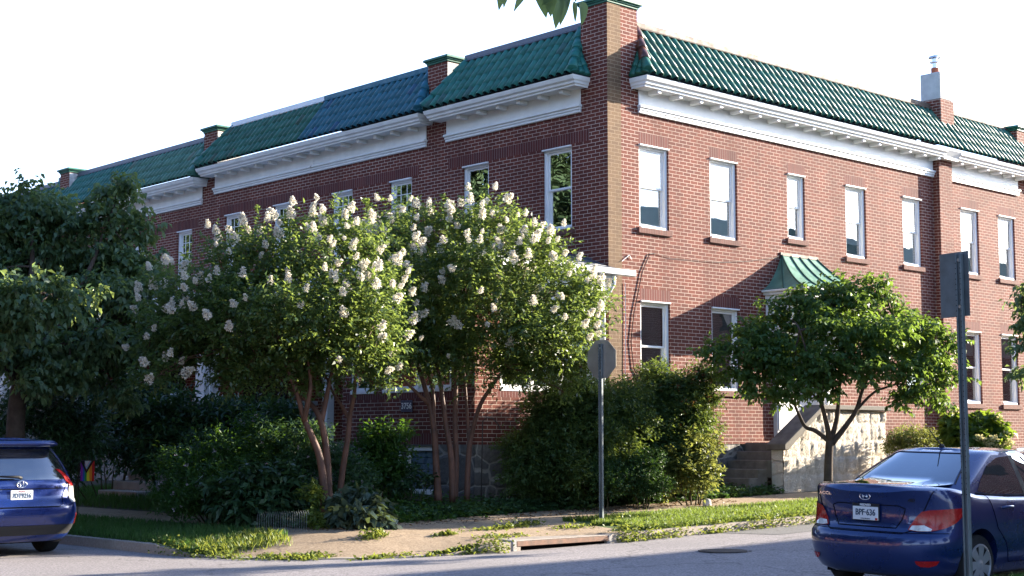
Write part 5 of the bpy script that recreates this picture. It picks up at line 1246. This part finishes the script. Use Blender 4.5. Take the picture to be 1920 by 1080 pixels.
M['rubber'] = plain('tyre_rubber', (.018, .018, .019), .85, .25, var=.15, scale=12)
M['trim'] = plain('black_plastic_trim', (.02, .02, .021), .6, .35, var=.1)
M['redlens'] = plain('red_lens', (.36, .008, .008), .25, .4, var=.2, scale=20, coat=.25)
M['clearlens'] = plain('clear_lens', (.62, .62, .60), .15, .7, var=.2, scale=30, coat=.8)
M['chrome'] = plain('chrome', (.75, .76, .78), .15, .5, metal=1, var=0)
M['alloy'] = plain('silver_wheel', (.38, .40, .43), .35, .5, metal=.6, var=.1)
M['plate'] = plain('white_plate', (.72, .74, .76), .5, .4, var=.05)
M['plate_text'] = plain('dark_plate_text', (.03, .06, .10), .5, .3, var=0)
M['gap'] = plain('panel_gap', (.004, .004, .006), .9, .1, var=0)
M['seat'] = plain('grey_car_seat', (.09, .09, .09), .8, .2, var=.1)
def quarter(a, w_, n, cnt):
    """superellipse corner from the centre line (0 across) to the full half width; returns (dx, y)"""
    return [(a * (1 - math.cos(t) ** (2 / n)) if True else 0, w_ * math.sin(t) ** (2 / n)) for t in np.linspace(0, math.pi / 2, cnt)]
def outline(xr, xf, w_, ar, af, n, nf, bulge=.0, c=13, s=22):
    pts = []
    for dx, y in quarter(ar, w_, n, c): pts.append((xr + dx, y))
    for t in np.linspace(0, 1, s + 2)[1:-1]:
        x = xr + ar + (xf - af - xr - ar) * t; pts.append((x, w_ * (1 + bulge * math.sin(math.pi * t))))
    for dx, y in reversed(quarter(af, w_, nf, c)): pts.append((xf - dx, y))
    return pts
def stack(levels, deck=None, cap=9, crown_=.02, base=True):
    """closed body from horizontal outlines, each a list of (x, y, z) for the left half"""
    mb = MB(); rows = []
    for lv in levels:
        full = [(x, y, z) for x, y, z in lv] + [(x, -y, z) for x, y, z in reversed(lv[1:-1])]; rows.append(full)
    n = len(rows[0])
    for r in rows: mb.v += r
    for i in range(len(rows) - 1):
        for k in range(n):
            k2 = (k + 1) % n; mb.f.append((i * n + k, i * n + k2, (i + 1) * n + k2, (i + 1) * n + k)); mb.m.append(0)
    def lid(lv, up):
        grid = []
        for (x, y, z) in lv: grid.append([(x, y * q, z + (crown_ * (1 - q * q) * min(1, y / .4) if up else 0)) for q in np.linspace(1, -1, cap)])
        for i in range(len(grid) - 1):
            for j in range(cap - 1): mb.quad(grid[i][j], grid[i + 1][j], grid[i + 1][j + 1], grid[i][j + 1])
    lid(levels[-1], True); 
    if base: lid(levels[0], False)
    return mb
def weld(mb):
    bm = bmesh.new(); me = bpy.data.meshes.new('w'); me.from_pydata(mb.v, [], mb.f); bm.from_mesh(me)
    bmesh.ops.remove_doubles(bm, verts=bm.verts, dist=.0008); bmesh.ops.recalc_face_normals(bm, faces=bm.faces); return bm
class Car:
    def __init__(s, name, label, loc, ang, paint, group='parked cars'):
        s.o = empty(name, loc, label, 'car', group, ang); s.paint = paint; s.parts = {}
    def child(s, ob, parent=None):
        ob.parent = parent or s.o; return ob
    def body(s, lower, upper, wheels, wr, ww):
        bm = weld(lower); me = bpy.data.meshes.new('body'); bm.to_mesh(me); bm.free(); lo = link('body', me)
        cut = MB()
        for (x, side) in wheels: cut.lathe((x, side * (ww + .06), wr + .01), [(wr + .055, -.28 if side > 0 else -.06), (wr + .055, .06 if side > 0 else .28)], 28, axis='y')
        co = cut.build('cut', M['trim'])
        md = lo.modifiers.new('b', 'BOOLEAN'); md.object = co; md.operation = 'DIFFERENCE'; md.solver = 'EXACT'
        bpy.context.view_layer.update(); dg = bpy.context.evaluated_depsgraph_get(); m2 = bpy.data.meshes.new_from_object(lo.evaluated_get(dg))
        bpy.data.objects.remove(lo); bpy.data.objects.remove(co)
        bm = bmesh.new(); bm.from_mesh(m2); b2 = weld(upper); t = bpy.data.meshes.new('t'); b2.to_mesh(t); b2.free(); bm.from_mesh(t)
        bmesh.ops.recalc_face_normals(bm, faces=bm.faces); me = bpy.data.meshes.new('body'); bm.to_mesh(me)
        s.bvh = BVHTree.FromBMesh(bm); bm.free(); me.materials.clear(); me.materials.append(s.paint)
        for p in me.polygons: p.use_smooth = True; p.material_index = 0
        ob = link('body', me); e = ob.modifiers.new('e', 'EDGE_SPLIT'); e.split_angle = R(38); s.child(ob); s.bodyob = ob; return ob
    def hit(s, org, d):
        r = s.bvh.ray_cast(Vector(org), Vector(d))
        if r[0] is None: r = s.bvh.find_nearest(Vector(org) + Vector(d) * 2.0)
        return r[0]
    def patch(s, name, poly, az, mat, off=.004, parent=None, step=.035, o0=None):
        """polygon (q across, z) laid on the body along the horizontal direction az (degrees; 0 looks forward, -90 from the left)"""
        d = Vector((math.cos(R(az)), math.sin(R(az)), 0)); rt = Vector((d.y, -d.x, 0))
        c = [Vector(p) for p in poly]; den = []
        for a, b_ in zip(c, c[1:] + c[:1]):
            k = max(1, int((b_ - a).length / step))
            for i in range(k): den.append(a.lerp(b_, i / k))
        n = len(den); xs_ = [p.x for p in den]; ys_ = [p.y for p in den]; pts = list(den)
        x = min(xs_) + step / 2
        def inside(x, y):
            ins = False
            for i in range(n):
                a, b_ = den[i], den[(i + 1) % n]
                if (a.y > y) != (b_.y > y) and x < (b_.x - a.x) * (y - a.y) / (b_.y - a.y) + a.x: ins = not ins
            return ins
        while x < max(xs_):
            y = min(ys_) + step / 2
            while y < max(ys_):
                if inside(x, y) and min((p - Vector((x, y))).length for p in den) > step * .4: pts.append(Vector((x, y)))
                y += step
            x += step
        vv, _, ff, _, _, _ = delaunay_2d_cdt(pts, [(i, (i + 1) % n) for i in range(n)], [list(range(n))], 1, 1e-5)
        V = []
        for p in vv:
            org = rt * p.x + Vector((0, 0, p.y)) - d * 6 + (Vector(o0) if o0 else Vector((0, 0, 0))); q = s.hit(org, d); V.append(q - d * off)
        me = bpy.data.meshes.new(name); me.from_pydata([tuple(v) for v in V], [], [tuple(f) for f in ff]); me.materials.append(M[mat])
        for p_ in me.polygons: p_.use_smooth = True
        ob = link(name, me); return s.child(ob, parent)
    def line(s, name, pts, az, w_=.007, off=.003, mat='gap', parent=None):
        d = Vector((math.cos(R(az)), math.sin(R(az)), 0)); rt = Vector((d.y, -d.x, 0)); den = []
        c = [Vector(p) for p in pts]
        for a, b_ in zip(c, c[1:]):
            k = max(1, int((b_ - a).length / .03)); den += [a.lerp(b_, i / k) for i in range(k)]
        den.append(c[-1]); hp = [s.hit(rt * p.x + Vector((0, 0, p.y)) - d * 6, d) - d * off for p in den]
        mb = MB(); mb.tube(hp, w_ / 2, 5); ob = mb.build(name, M[mat]); return s.child(ob, parent)
    def wheels(s, xs_, yw, r, wd, spokes=6, rear_only=False):
        for x in xs_:
            for sd in (1, -1):
                yo = sd * yw; mb = MB(); sg = sd
                prof = [(r * .66, -wd / 2), (r * .9, -wd / 2), (r * .98, -wd / 2 + .02), (r, -wd / 2 + .045), (r, wd / 2 - .045), (r * .98, wd / 2 - .02), (r * .9, wd / 2), (r * .66, wd / 2)]
                mb.lathe((x, yo, r), prof, 36, axis='y'); ob = mb.build('wheel', M['rubber'], smooth=True); e = ob.modifiers.new('e', 'EDGE_SPLIT'); e.split_angle = R(35); s.child(ob)
                rm = MB(); f = sd * (wd / 2 + .003)
                rm.lathe((x, yo + f, r), [(r * .70, -.012 * sg), (r * .70, .006 * sg), (r * .64, .010 * sg), (r * .62, -.02 * sg)], 36, axis='y')
                rm.lathe((x, yo + f, r), [(.055, -.02 * sg), (.055, .004 * sg), (.02, .012 * sg)], 16, axis='y')
                for k in range(spokes):
                    a = 2 * math.pi * k / spokes + .3; ca_, sa_ = math.cos(a), math.sin(a); tw = .35
                    p0 = (.04, -.030), (.04, .030), (r * .64, .055), (r * .64, -.055)
                    pl = [(x + u * math.cos(a + tw * u / r) - v * math.sin(a + tw * u / r), yo + f - .012 * sg, r + u * math.sin(a + tw * u / r) + v * math.cos(a + tw * u / r)) for u, v in p0]
                    rm.prism(pl, (0, .014 * sg, 0))
                ro = rm.build('rim', M['alloy']); s.child(ro, ob)
                bk = MB(); bk.lathe((x, yo + f - .03 * sg, r), [(r * .66, 0), (r * .66, .004)], 24, axis='y'); s.child(bk.build('spoke_shade_disc', M['gap']), ob)  # black disc, the shade behind the spokes is put into its colour
    def box(s, name, mb, mat, parent=None, bevel=0, smooth=False):
        return s.child(mb.build(name, M[mat], bevel=bevel, smooth=smooth), parent)
    def txt(s, name, st_, size, at_, parent, mat, az=0, tilt=0, bold=0, sx=1, ext=.002):
        d = Vector((math.cos(R(az)), math.sin(R(az)), 0)); rt = Vector((d.y, -d.x, 0)); up = Vector((d.x * math.sin(tilt), d.y * math.sin(tilt), math.cos(tilt)))
        me = textmesh(st_, size, ext, bold); n = rt.cross(up); og = Vector(at_)
        for v in me.vertices: v.co = og + rt * (v.co.x * sx) + up * v.co.y + n * v.co.z
        me.materials.clear(); me.materials.append(M[mat]); return s.child(link(name, me), parent)
def ring(mb, c, rx, rz, t, yaw=0, n=28, dep=.006, x=None):
    """flat oval ring standing on the rear face"""
    pts = [(c[0], c[1] + rx * math.cos(2 * math.pi * k / n), c[2] + rz * math.sin(2 * math.pi * k / n)) for k in range(n + 1)]
    mb.tube(pts, t, 6, cap=False)

# ---------------- the dark blue sedan
SX, SY = -7.66, -10.74
sz = roadz(SX + 1, SY) - .01
sd = Car('parked_sedan', 'dark blue four-door sedan with red tail lights parked at the near kerb on the right', (SX, SY, sz), 0.0, M['paint'])
sd.o.rotation_euler = (R(1.3), 0, R(0)); 
bpy.context.view_layer.update()
Ls = 4.37
def deck(x):
    return lerp([(0, .98), (.10, 1.065), (.35, 1.075), (.6, 1.06), (.9, 1.0), (1.5, .97), (2.8, .95), (3.3, .955), (3.9, .86), (4.2, .74), (4.37, .62)], x)
def sedan_lower():
    lv = []
    spec = [(.18, .16, 4.22, .70), (.22, .08, 4.30, .76), (.30, .03, 4.35, .800), (.42, .005, 4.37, .832), (.52, .00, 4.37, .845), (.585, .015, 4.36, .850), (.615, .05, 4.34, .850), (.64, .085, 4.31, .850), (.72, .11, 4.25, .852), (.82, .115, 4.18, .848)]
    for z, xr, xf, w_ in spec: lv.append([(x, y, min(z, deck(x) - .06)) for x, y in outline(xr, xf, w_, .60, .75, 3.0, 2.6, .006)])
    for f, xr, w_ in ((.45, .10, .835), (.75, .07, .815), (.92, .055, .79), (1.0, .085, .755)):
        lv.append([(x, y, min(.82, deck(x) - .06) + (deck(x) - min(.82, deck(x) - .06)) * f) for x, y in outline(xr, 4.18 - f * .02, w_, .60, .75, 3.0, 2.6, .006)])
    return stack(lv, crown_=.025)
def sedan_upper():
    lv = []
    for t in (0, .12, .3, .5, .7, .84, .93, .98):
        z = .93 + (1.425 - .93) * t; xr = .44 + .93 * t ** 1.15; xf = 3.42 - .98 * t ** 1.1; w_ = .765 - .215 * t ** 1.25
        lv.append([(x, y, z + (.0 if t < .9 else 0)) for x, y in outline(xr, xf, w_, .36, .5, 3.4, 3, .02)])
    lv.append([(x, y, 1.434) for x, y in outline(1.46, 2.36, .49, .2, .2, 3, 3)])
    return stack(lv, crown_=.022, base=False)
sd.body(sedan_lower(), sedan_upper(), [(.86, 1), (.86, -1), (3.43, 1), (3.43, -1)], .30, .745)
sd.wheels([.86, 3.43], .735, .30, .19, 7)
rwg = sd.patch('rear_window', [(-.55, 1.075), (.55, 1.075), (.585, 1.10), (.44, 1.375), (.40, 1.392), (-.40, 1.392), (-.44, 1.375), (-.585, 1.10)], 0, 'carglass', .005)
sd.line('rear_window_seal', [(-.60, 1.10), (-.45, 1.38), (-.40, 1.40), (.40, 1.40), (.45, 1.38), (.60, 1.10)], 0, .016, .003, 'trim', rwg)
# right side: q = -x when looking along +y, so q grows to the rear
def side(pts): return [(x, z) for x, z in pts]
for az, sg, nm in ((90, 1, 'r'), (-90, -1, 'l')):
    f = lambda pts: [(sg * x, z) for x, z in pts]
    sd.patch('rear_side_window', f([(.98, 1.03), (1.12, 1.14), (1.36, 1.28), (1.62, 1.36), (1.86, 1.38), (1.86, .985), (1.2, .998)]), az, 'carglass', .005)
    sd.patch('front_side_window', f([(1.95, 1.38), (2.35, 1.36), (2.75, 1.20), (3.05, 1.02), (3.1, .985), (1.95, .985)]), az, 'carglass', .005)
    sd.patch('window_pillar', f([(1.862, 1.385), (1.948, 1.385), (1.948, .985), (1.862, .985)]), az, 'trim', .006)
    sd.line('door_seam', f([(1.06, 1.0), (1.10, .85), (1.18, .66), (1.36, .50), (1.46, .30), (3.2, .28)]), az)
    sd.line('door_seam', f([(1.90, 1.0), (1.90, .6), (1.86, .30)]), az)
    sd.line('window_trim', f([(.94, 1.015), (1.3, .98), (3.12, .965)]), az, .014, .002, 'trim')
    h = MB(); y0_ = -sg * .855; h.tube([(1.26, y0_, .86), (1.30, y0_ - sg * .035, .87), (1.42, y0_ - sg * .035, .872), (1.46, y0_, .872)], .014, 8); sd.box('door_handle', h, 'paint', None, smooth=True) if False else sd.child(h.build('door_handle', M['paint'], smooth=True))
sd.patch('windscreen', [(-.55, 1.0), (.55, 1.0), (.42, 1.37), (-.42, 1.37)], 180, 'carglass', .005)
# tail lights wrap the corners; q axis for az=45 runs across the rear right corner
for az, sg in ((45, 1), (-45, -1)):
    f = lambda pts: [(sg * q, z) for q, z in pts]
    tl = sd.patch('tail_light', f([(.415, .655), (.44, .70), (.50, .79), (.545, .838), (.62, .856), (.80, .868), (1.02, .882), (1.05, .875), (.97, .80), (.88, .73), (.76, .678), (.62, .650), (.5, .645)]), az, 'redlens', .012)
    sd.patch('reversing_lens', f([(.425, .66), (.455, .70), (.56, .708), (.635, .672), (.62, .652), (.5, .648)]), az, 'clearlens', .018, tl)
    sd.patch('bumper_reflector', f([(.46, .355), (.70, .362), (.67, .318), (.60, .298), (.52, .30), (.475, .325)]), az, 'redlens', .010)
tr_ = sd.line('boot_seam', [(-.70, 1.06), (-.62, .88), (-.56, .75), (-.52, .655), (-.42, .615), (.42, .615), (.52, .655), (.56, .75), (.62, .88), (.70, 1.06)], 0, .010)
sd.patch('plate_recess', [(-.40, .87), (.40, .87), (.44, .84), (.37, .67), (.33, .655), (-.33, .655), (-.37, .67), (-.44, .84)], 0, 'paint', .001) if False else None
sd.line('boot_crease', [(-.43, .86), (-.36, .885), (.36, .885), (.43, .86), (.40, .76), (.34, .665), (-.34, .665), (-.40, .76), (-.43, .86)], 0, .012, .0)
sd.line('bumper_seam', [(-.80, .63), (-.5, .625), (.5, .625), (.80, .63)], 0, .008)
lp = MB(); px_ = .085
lp.box(px_, px_ + .012, -.16, .16, .72, .895); pf = sd.box('licence_plate', lp, 'trim', None, .004)
lp = MB(); lp.box(px_ - .004, px_ - .0005, -.15, .15, .728, .862); sd.box('plate_panel', lp, 'plate', pf)
sd.txt('plate_text', 'BPF·636', .088, (px_ - .006, 0, .802), pf, 'plate_text', 0, 0, .0015, .82)
sd.txt('plate_text', 'MEDVED', .03, (px_ - .006, 0, .879), pf, 'plate', 0, 0, .001, 1.1)
sd.txt('plate_text', 'COLORADO', .018, (px_ - .006, 0, .741), pf, 'plate_text', 0, 0, 0, 1.1)
lp = MB(); lp.box(px_ - .006, px_ - .0045, -.145, -.115, .73, .752); sd.box('registration_sticker', lp, 'redlens', pf)
def rearx(y, z): return sd.hit((-6, y, z), (1, 0, 0)).x
zb_ = .965; xb = rearx(0, zb_) - .006
eb = MB(); ring(eb, (xb, 0, zb_), .062, .034, .006)
for (a, b_) in (((.030, -.018), (.018, .020)), ((-.018, -.020), (-.030, .018)), ((.026, -.008), (-.026, .008))): eb.tube([(xb, -a[0], zb_ + a[1]), (xb, -b_[0], zb_ + b_[1])], .006, 6)
sd.box('emblem', eb, 'chrome', None, smooth=True)
sd.txt('badge', 'ACCENT', .045, (rearx(.48, .975) - .006, .48, .975), None, 'chrome', 0, 0, .001, 1.25)
sd.txt('badge', 'MEDVED', .04, (rearx(-.48, .945) - .004, -.45, .945), None, 'trim', 0, 0, .001, 1.2)
an = MB(); an.tube([(1.56, 0, 1.43), (1.53, 0, 1.47), (1.51, 0, 1.478)], [.035, .03, .018], 8); an.tube([(1.53, 0, 1.475), (1.30, .02, 1.66)], [.008, .005], 6); sd.box('antenna', an, 'trim', None, smooth=True)
mi = MB()
for sg in (1, -1): mi.lathe((3.0, sg * .93, 1.0), [(.02, -.05), (.085, -.03), (.09, .03), (.05, .07)], 14, axis='x')
sd.box('side_mirror', mi, 'paint', None, smooth=True)
un = MB(); un.box(.3, 4.1, -.62, .62, .16, .30); sd.box('underside', un, 'gap')

# ---------------- the bright blue hatchback
PX, PY = -11.83, -.55
hb = Car('parked_hatchback', 'bright blue tall hatchback seen from behind at the left edge, cut by the frame', (PX, PY, .0), R(90), M['paint2'])
def hdeck(x): return lerp([(0, 1.0), (3.4, 1.02), (3.7, .98), (4.3, .80), (4.6, .62)], x)
def hatch_lower():
    lv = []
    spec = [(.20, .14, 4.5, .74), (.26, .07, 4.55, .80), (.40, .02, 4.6, .86), (.52, .0, 4.6, .882), (.62, .0, 4.6, .888), (.70, .02, 4.58, .888), (.735, .055, 4.55, .885), (.78, .085, 4.5, .885), (.9, .09, 4.4, .88)]
    for z, xr, xf, w_ in spec: lv.append([(x, y, min(z, hdeck(x) - .06)) for x, y in outline(xr, xf, w_, .50, .8, 3.4, 2.6, .004)])
    for f, xr, w_ in ((.5, .09, .872), (1.0, .115, .855)): lv.append([(x, y, min(.9, hdeck(x) - .06) + (hdeck(x) - min(.9, hdeck(x) - .06)) * f) for x, y in outline(xr, 4.35, w_, .5, .8, 3.4, 2.6, .004)])
    return stack(lv)
def hatch_upper():
    lv = []
    for t in (0, .15, .35, .55, .75, .88, .96, 1.0):
        z = .97 + (1.53 - .97) * t; lv.append([(x, y, z) for x, y in outline(.125 + .36 * t ** 1.3, 3.55 - 1.25 * t, .848 - .235 * t ** 1.5, .42, .6, 3.6, 3, .012)])
    lv.append([(x, y, 1.555) for x, y in outline(.62, 2.1, .52, .3, .4, 3, 3)])
    return stack(lv, crown_=.03, base=False)
hb.body(hatch_lower(), hatch_upper(), [(.95, 1), (.95, -1), (3.73, 1), (3.73, -1)], .32, .78)
hb.wheels([.95, 3.73], .765, .32, .21, 5)
sp = MB()
lvl = []
for (z, xr, xf, w_) in ((1.455, .34, .75, .60), (1.47, .25, .8, .625), (1.50, .22, .8, .625), (1.545, .30, .9, .60), (1.56, .5, .95, .5)): lvl.append([(x, y, z) for x, y in outline(xr, xf, w_, .2, .1, 3.5, 4)])
hb.box('spoiler', stack(lvl), 'paint2', None, smooth=True)
wg = hb.patch('rear_window', [(-.66, 1.02), (.66, 1.02), (.72, 1.06), (.60, 1.36), (.54, 1.43), (-.54, 1.43), (-.60, 1.36), (-.72, 1.06)], 0, 'carglass', .005)
wp = MB(); wp.tube([(rearx_ := .10, .0, 1.045), (.09, .05, 1.06), (.11, .42, 1.075)], [.022, .02, .008], 8); hb.box('wiper', wp, 'trim', wg, smooth=True)
for az, sg in ((45, 1), (-45, -1)):
    f = lambda pts: [(sg * q, z) for q, z in pts]
    tl = hb.patch('tail_light', f([(.545, 1.16), (.60, 1.155), (.70, 1.03), (.745, .93), (.74, .925), (.63, .925), (.62, .96), (.585, 1.09)]), az, 'redlens', .012)
    hb.patch('clear_lens', f([(.625, .925), (.745, .928), (.765, .85), (.76, .77), (.73, .715), (.60, .71), (.61, .80)]), az, 'clearlens', .012, tl)
    hb.patch('bumper_reflector', f([(.70, .56), (.745, .57), (.735, .42), (.70, .41)]), az, 'redlens', .01)
hb.line('tailgate_seam', [(-.70, 1.04), (-.60, .80), (-.58, .70), (-.52, .665), (.52, .665), (.58, .70), (.60, .80), (.70, 1.04)], 0, .009)
hb.line('bumper_seam', [(-.86, .715), (-.58, .655), (.58, .655), (.86, .715)], 0, .008)
hb.line('tailgate_crease', [(-.62, .90), (.62, .90)], 0, .012, .0, 'gap')
hb.patch('bumper_trim', [(-.80, .42), (.80, .42), (.78, .34), (.70, .29), (-.70, .29), (-.78, .34)], 0, 'trim', .008)
def rearx2(y, z): return hb.hit((-6, y, z), (1, 0, 0)).x
xb = rearx2(0, .80) - .012
lp = MB(); lp.box(xb, xb + .01, -.155, .155, .735, .885); pf = hb.box('licence_plate', lp, 'plate', None, .004)
hb.txt('plate_text', '7DT9216', .088, (xb - .002, 0, .812), pf, 'plate_text', 0, 0, .0015, .78)
hb.txt('plate_text', 'Maryland', .024, (xb - .002, 0, .868), pf, 'redlens', 0, 0, 0, 1)
lp = MB(); lp.box(xb - .002, xb - .0002, -.11, .11, .744, .758); hb.box('plate_stripe', lp, 'redlens', pf)
xe = rearx2(0, .965) - .008
eb = MB(); ring(eb, (xe, 0, .965), .068, .046, .007); ring(eb, (xe - .001, 0, .968), .026, .043, .005); ring(eb, (xe - .002, 0, .985), .050, .020, .005); hb.box('emblem', eb, 'chrome', None, smooth=True)
hb.txt('badge', 'XLE', .035, (rearx2(-.5, .9) - .006, -.52, .92), None, 'chrome', 0, 0, .001, 1.3)
un = MB(); un.box(.25, 4.3, -.66, .66, .18, .34); hb.box('underside', un, 'gap')
ex = MB(); ex.lathe((.10, -.35, .30), [(.04, 0), (.04, .3)], 12, axis='x'); hb.box('exhaust', ex, 'trim')

# ---------------- the grey car cut by the right edge
gc = Car('parked_car', 'dark grey car at the right edge, only its windscreen corner shows above the sedan', (10.95, -5.35, roadz(8, -5.3)), R(180), M['paint3'])
def gdeck(x): return lerp([(0, 1.1), (3.4, 1.12), (3.8, 1.10), (4.5, .98), (4.75, .72)], x)
lv = []
for z, xr, xf, w_ in ((.24, .1, 4.6, .80), (.4, .03, 4.72, .90), (.6, 0, 4.75, .92), (.8, .03, 4.7, .92), (.95, .05, 4.6, .91)): lv.append([(x, y, min(z, gdeck(x) - .06)) for x, y in outline(xr, xf, w_, .45, .6, 3.6, 3.0)])
lv.append([(x, y, gdeck(x)) for x, y in outline(.08, 4.55, .88, .45, .6, 3.6, 3.0)])
lu = []
for t in (0, .2, .5, .8, .95, 1): lu.append([(x, y, 1.08 + .62 * t) for x, y in outline(.15 + .35 * t, 3.75 - 1.0 * t, .87 - .2 * t ** 1.4, .4, .5, 3.6, 3)])
lu.append([(x, y, 1.73) for x, y in outline(.7, 2.5, .5, .3, .4, 3, 3)])
gc.body(stack(lv), stack(lu, base=False), [(.95, 1), (.95, -1), (3.75, 1), (3.75, -1)], .34, .80)
gc.wheels([.95, 3.75], .79, .34, .22, 6)
gc.patch('windscreen', [(-.70, 1.14), (.70, 1.14), (.55, 1.64), (-.55, 1.64)], 180, 'carglass', .005)
for az, sg in ((90, 1), (-90, -1)):
    gc.patch('side_window', [(sg * x, z) for x, z in ((.8, 1.14), (.9, 1.6), (2.5, 1.62), (3.35, 1.14))], az, 'carglass', .005)
for az, sg in ((135, 1), (-135, -1)): gc.patch('headlight', [(sg * q, z) for q, z in ((-2.85, .78), (-2.55, .8), (-2.55, .92), (-2.85, .94))], az, 'clearlens', .01)

# ================================================================== small things in the garden
def flagmat():
    cols = [(.55, .02, .02), (.75, .22, .02), (.75, .6, .03), (.03, .25, .06), (.03, .09, .45), (.20, .03, .30)]
    return [plain('flag_stripe_%d' % i, c, .7, .2, var=.08) for i, c in enumerate(cols)] + [plain('flag_white', (.6, .6, .6), .7, .2, var=0), plain('flag_brown', (.09, .04, .02), .7, .2, var=0), plain('flag_black', (.01, .01, .01), .7, .2, var=0), plain('flag_pink', (.6, .3, .4), .7, .2, var=0), plain('flag_pale_blue', (.2, .45, .6), .7, .2, var=0)]
FM = flagmat()
fa = at(151, 864, 26.0); fb_ = at(177, 864, 26.0); fh = (at(151, 864, 26).z - at(151, 902, 26).z)
fl = empty('garden_flag', (fa.x, fa.y, H(fa.x, fa.y)), 'small rainbow striped garden flag hanging on a thin stand by the dark shrubs', 'flag')
mb = MB(); rt_ = (fb_ - fa)
nn_ = Vector((-rt_.y, rt_.x, 0)).normalized()
def fp(u, v): return fa + rt_ * u - Vector((0, 0, fh * v)) + nn_ * (.02 * math.sin(u * 7 + v * 2))
for i in range(6):
    for j in range(8):
        a, b_ = i / 6, (i + 1) / 6; mb.quad(fp(a, j / 8), fp(b_, j / 8), fp(b_, (j + 1) / 8), fp(a, (j + 1) / 8), 5 - i)
mb.build('cloth', FM, fl, recalc=False)
mb = MB()
for k, (m_, v) in enumerate(((8, .62), (7, .52), (10, .42), (9, .33), (6, .25))):
    c = [fp(.02, .004), fp(.98, .004), fp(.5, v)]; off = -nn_ * (.024 + .002 * k); off = off if off.dot(CAM - fa) > 0 else -off
    s_ = v / .62; c = [fp(.5 - .48 * s_, .004) + off, fp(.5 + .48 * s_, .004) + off, fp(.5, v) + off]; mb.add(c, [(0, 1, 2)], m_)
mb.build('chevron', FM, fl, recalc=False)
mb = MB(); g0 = H(fa.x, fa.y); e0 = fp(-.08, -.03); e1 = fp(1.04, -.03); mb.tube([(e0.x, e0.y, g0 - .1), e0, e1], .008, 6); mb.build('stand', M['iron'], fl, smooth=True)
# concrete steps to the second porch
s0 = at(250, 905, 29.0)
stp = empty('garden_steps', (s0.x, s0.y, H(s0.x, s0.y)), 'pale concrete steps climbing into the shade beside the laurel hedge', 'steps')
for i in range(5):
    b = MB(); x = s0.x - .35 + i * .32; zz = H(s0.x, s0.y) + .10 + i * .17
    b.box(x, x + .34 if i < 4 else x + 3.0, s0.y - .75, s0.y + .75, H(s0.x, s0.y) - .2, zz); b.build('step', M['concrete'], stp, bevel=.012)
# pots on the porch parapet
pp = at(336, 745, 32.4)
def pot(name, label, c, mat, s=1.0):
    mb = MB(); mb.lathe((c.x, c.y, c.z), [(.09 * s, 0), (.14 * s, .22 * s), (.155 * s, .22 * s), (.155 * s, .27 * s), (.12 * s, .27 * s), (.11 * s, .22 * s)], 18); return tag(mb.build(name, M[mat], smooth=True), label, 'flower pot')
c = Vector((-3.15, 9.95, 2.33)); pot('flower_pot', 'brown terracotta flower pot on the porch wall beside the white column', c, 'terracotta', 1.0)
c = Vector((-3.15, 10.6, 2.33)); pot('flower_pot', 'white flower pot on the porch wall, left of the brown pot', c, 'white', 1.0)
# shepherd's hook and wire edging
hk = at(902, 920, 25.6)
mb = MB(); z0_ = H(hk.x, hk.y); tp = at(905, 790, 25.6); mb.tube([(hk.x, hk.y, z0_ - .1), (tp.x, tp.y, tp.z), at(912, 783, 25.6), at(925, 785, 25.6), at(935, 797, 25.6), at(938, 805, 25.6)], .010, 6)
tag(mb.build('garden_hook', M['iron'], smooth=True), 'thin black iron garden hook standing before the sunroom corner', 'garden hook')
mb = MB()
for k in range(22):
    a = at(482 + k * 4.4, 985 + k * .35, 21.6); a.z = H(a.x, a.y); b_ = at(482 + k * 4.4 + 5, 985, 21.6); top_ = a + Vector((0, 0, .30))
    mb.tube([a, a + Vector((0, 0, .24)), top_ + (Vector((b_.x, b_.y, 0)) - Vector((a.x, a.y, 0))) * .5, Vector((b_.x, b_.y, H(b_.x, b_.y) + .24))], .0035, 4)
tag(mb.build('wire_edging', M['metal']), 'low looped wire edging along the front of the flower bed', 'edging')
rk = at(1325, 912, 27.0)
mb = MB(); mb.lathe((rk.x, rk.y, H(rk.x, rk.y)), [(.07, 0), (.08, .03), (.075, .10), (.06, .13), (.02, .14)], 14); tag(mb.build('garden_stone', M['block'], smooth=True), 'small pale stone block at the right foot of the sunny shrub', 'stone')
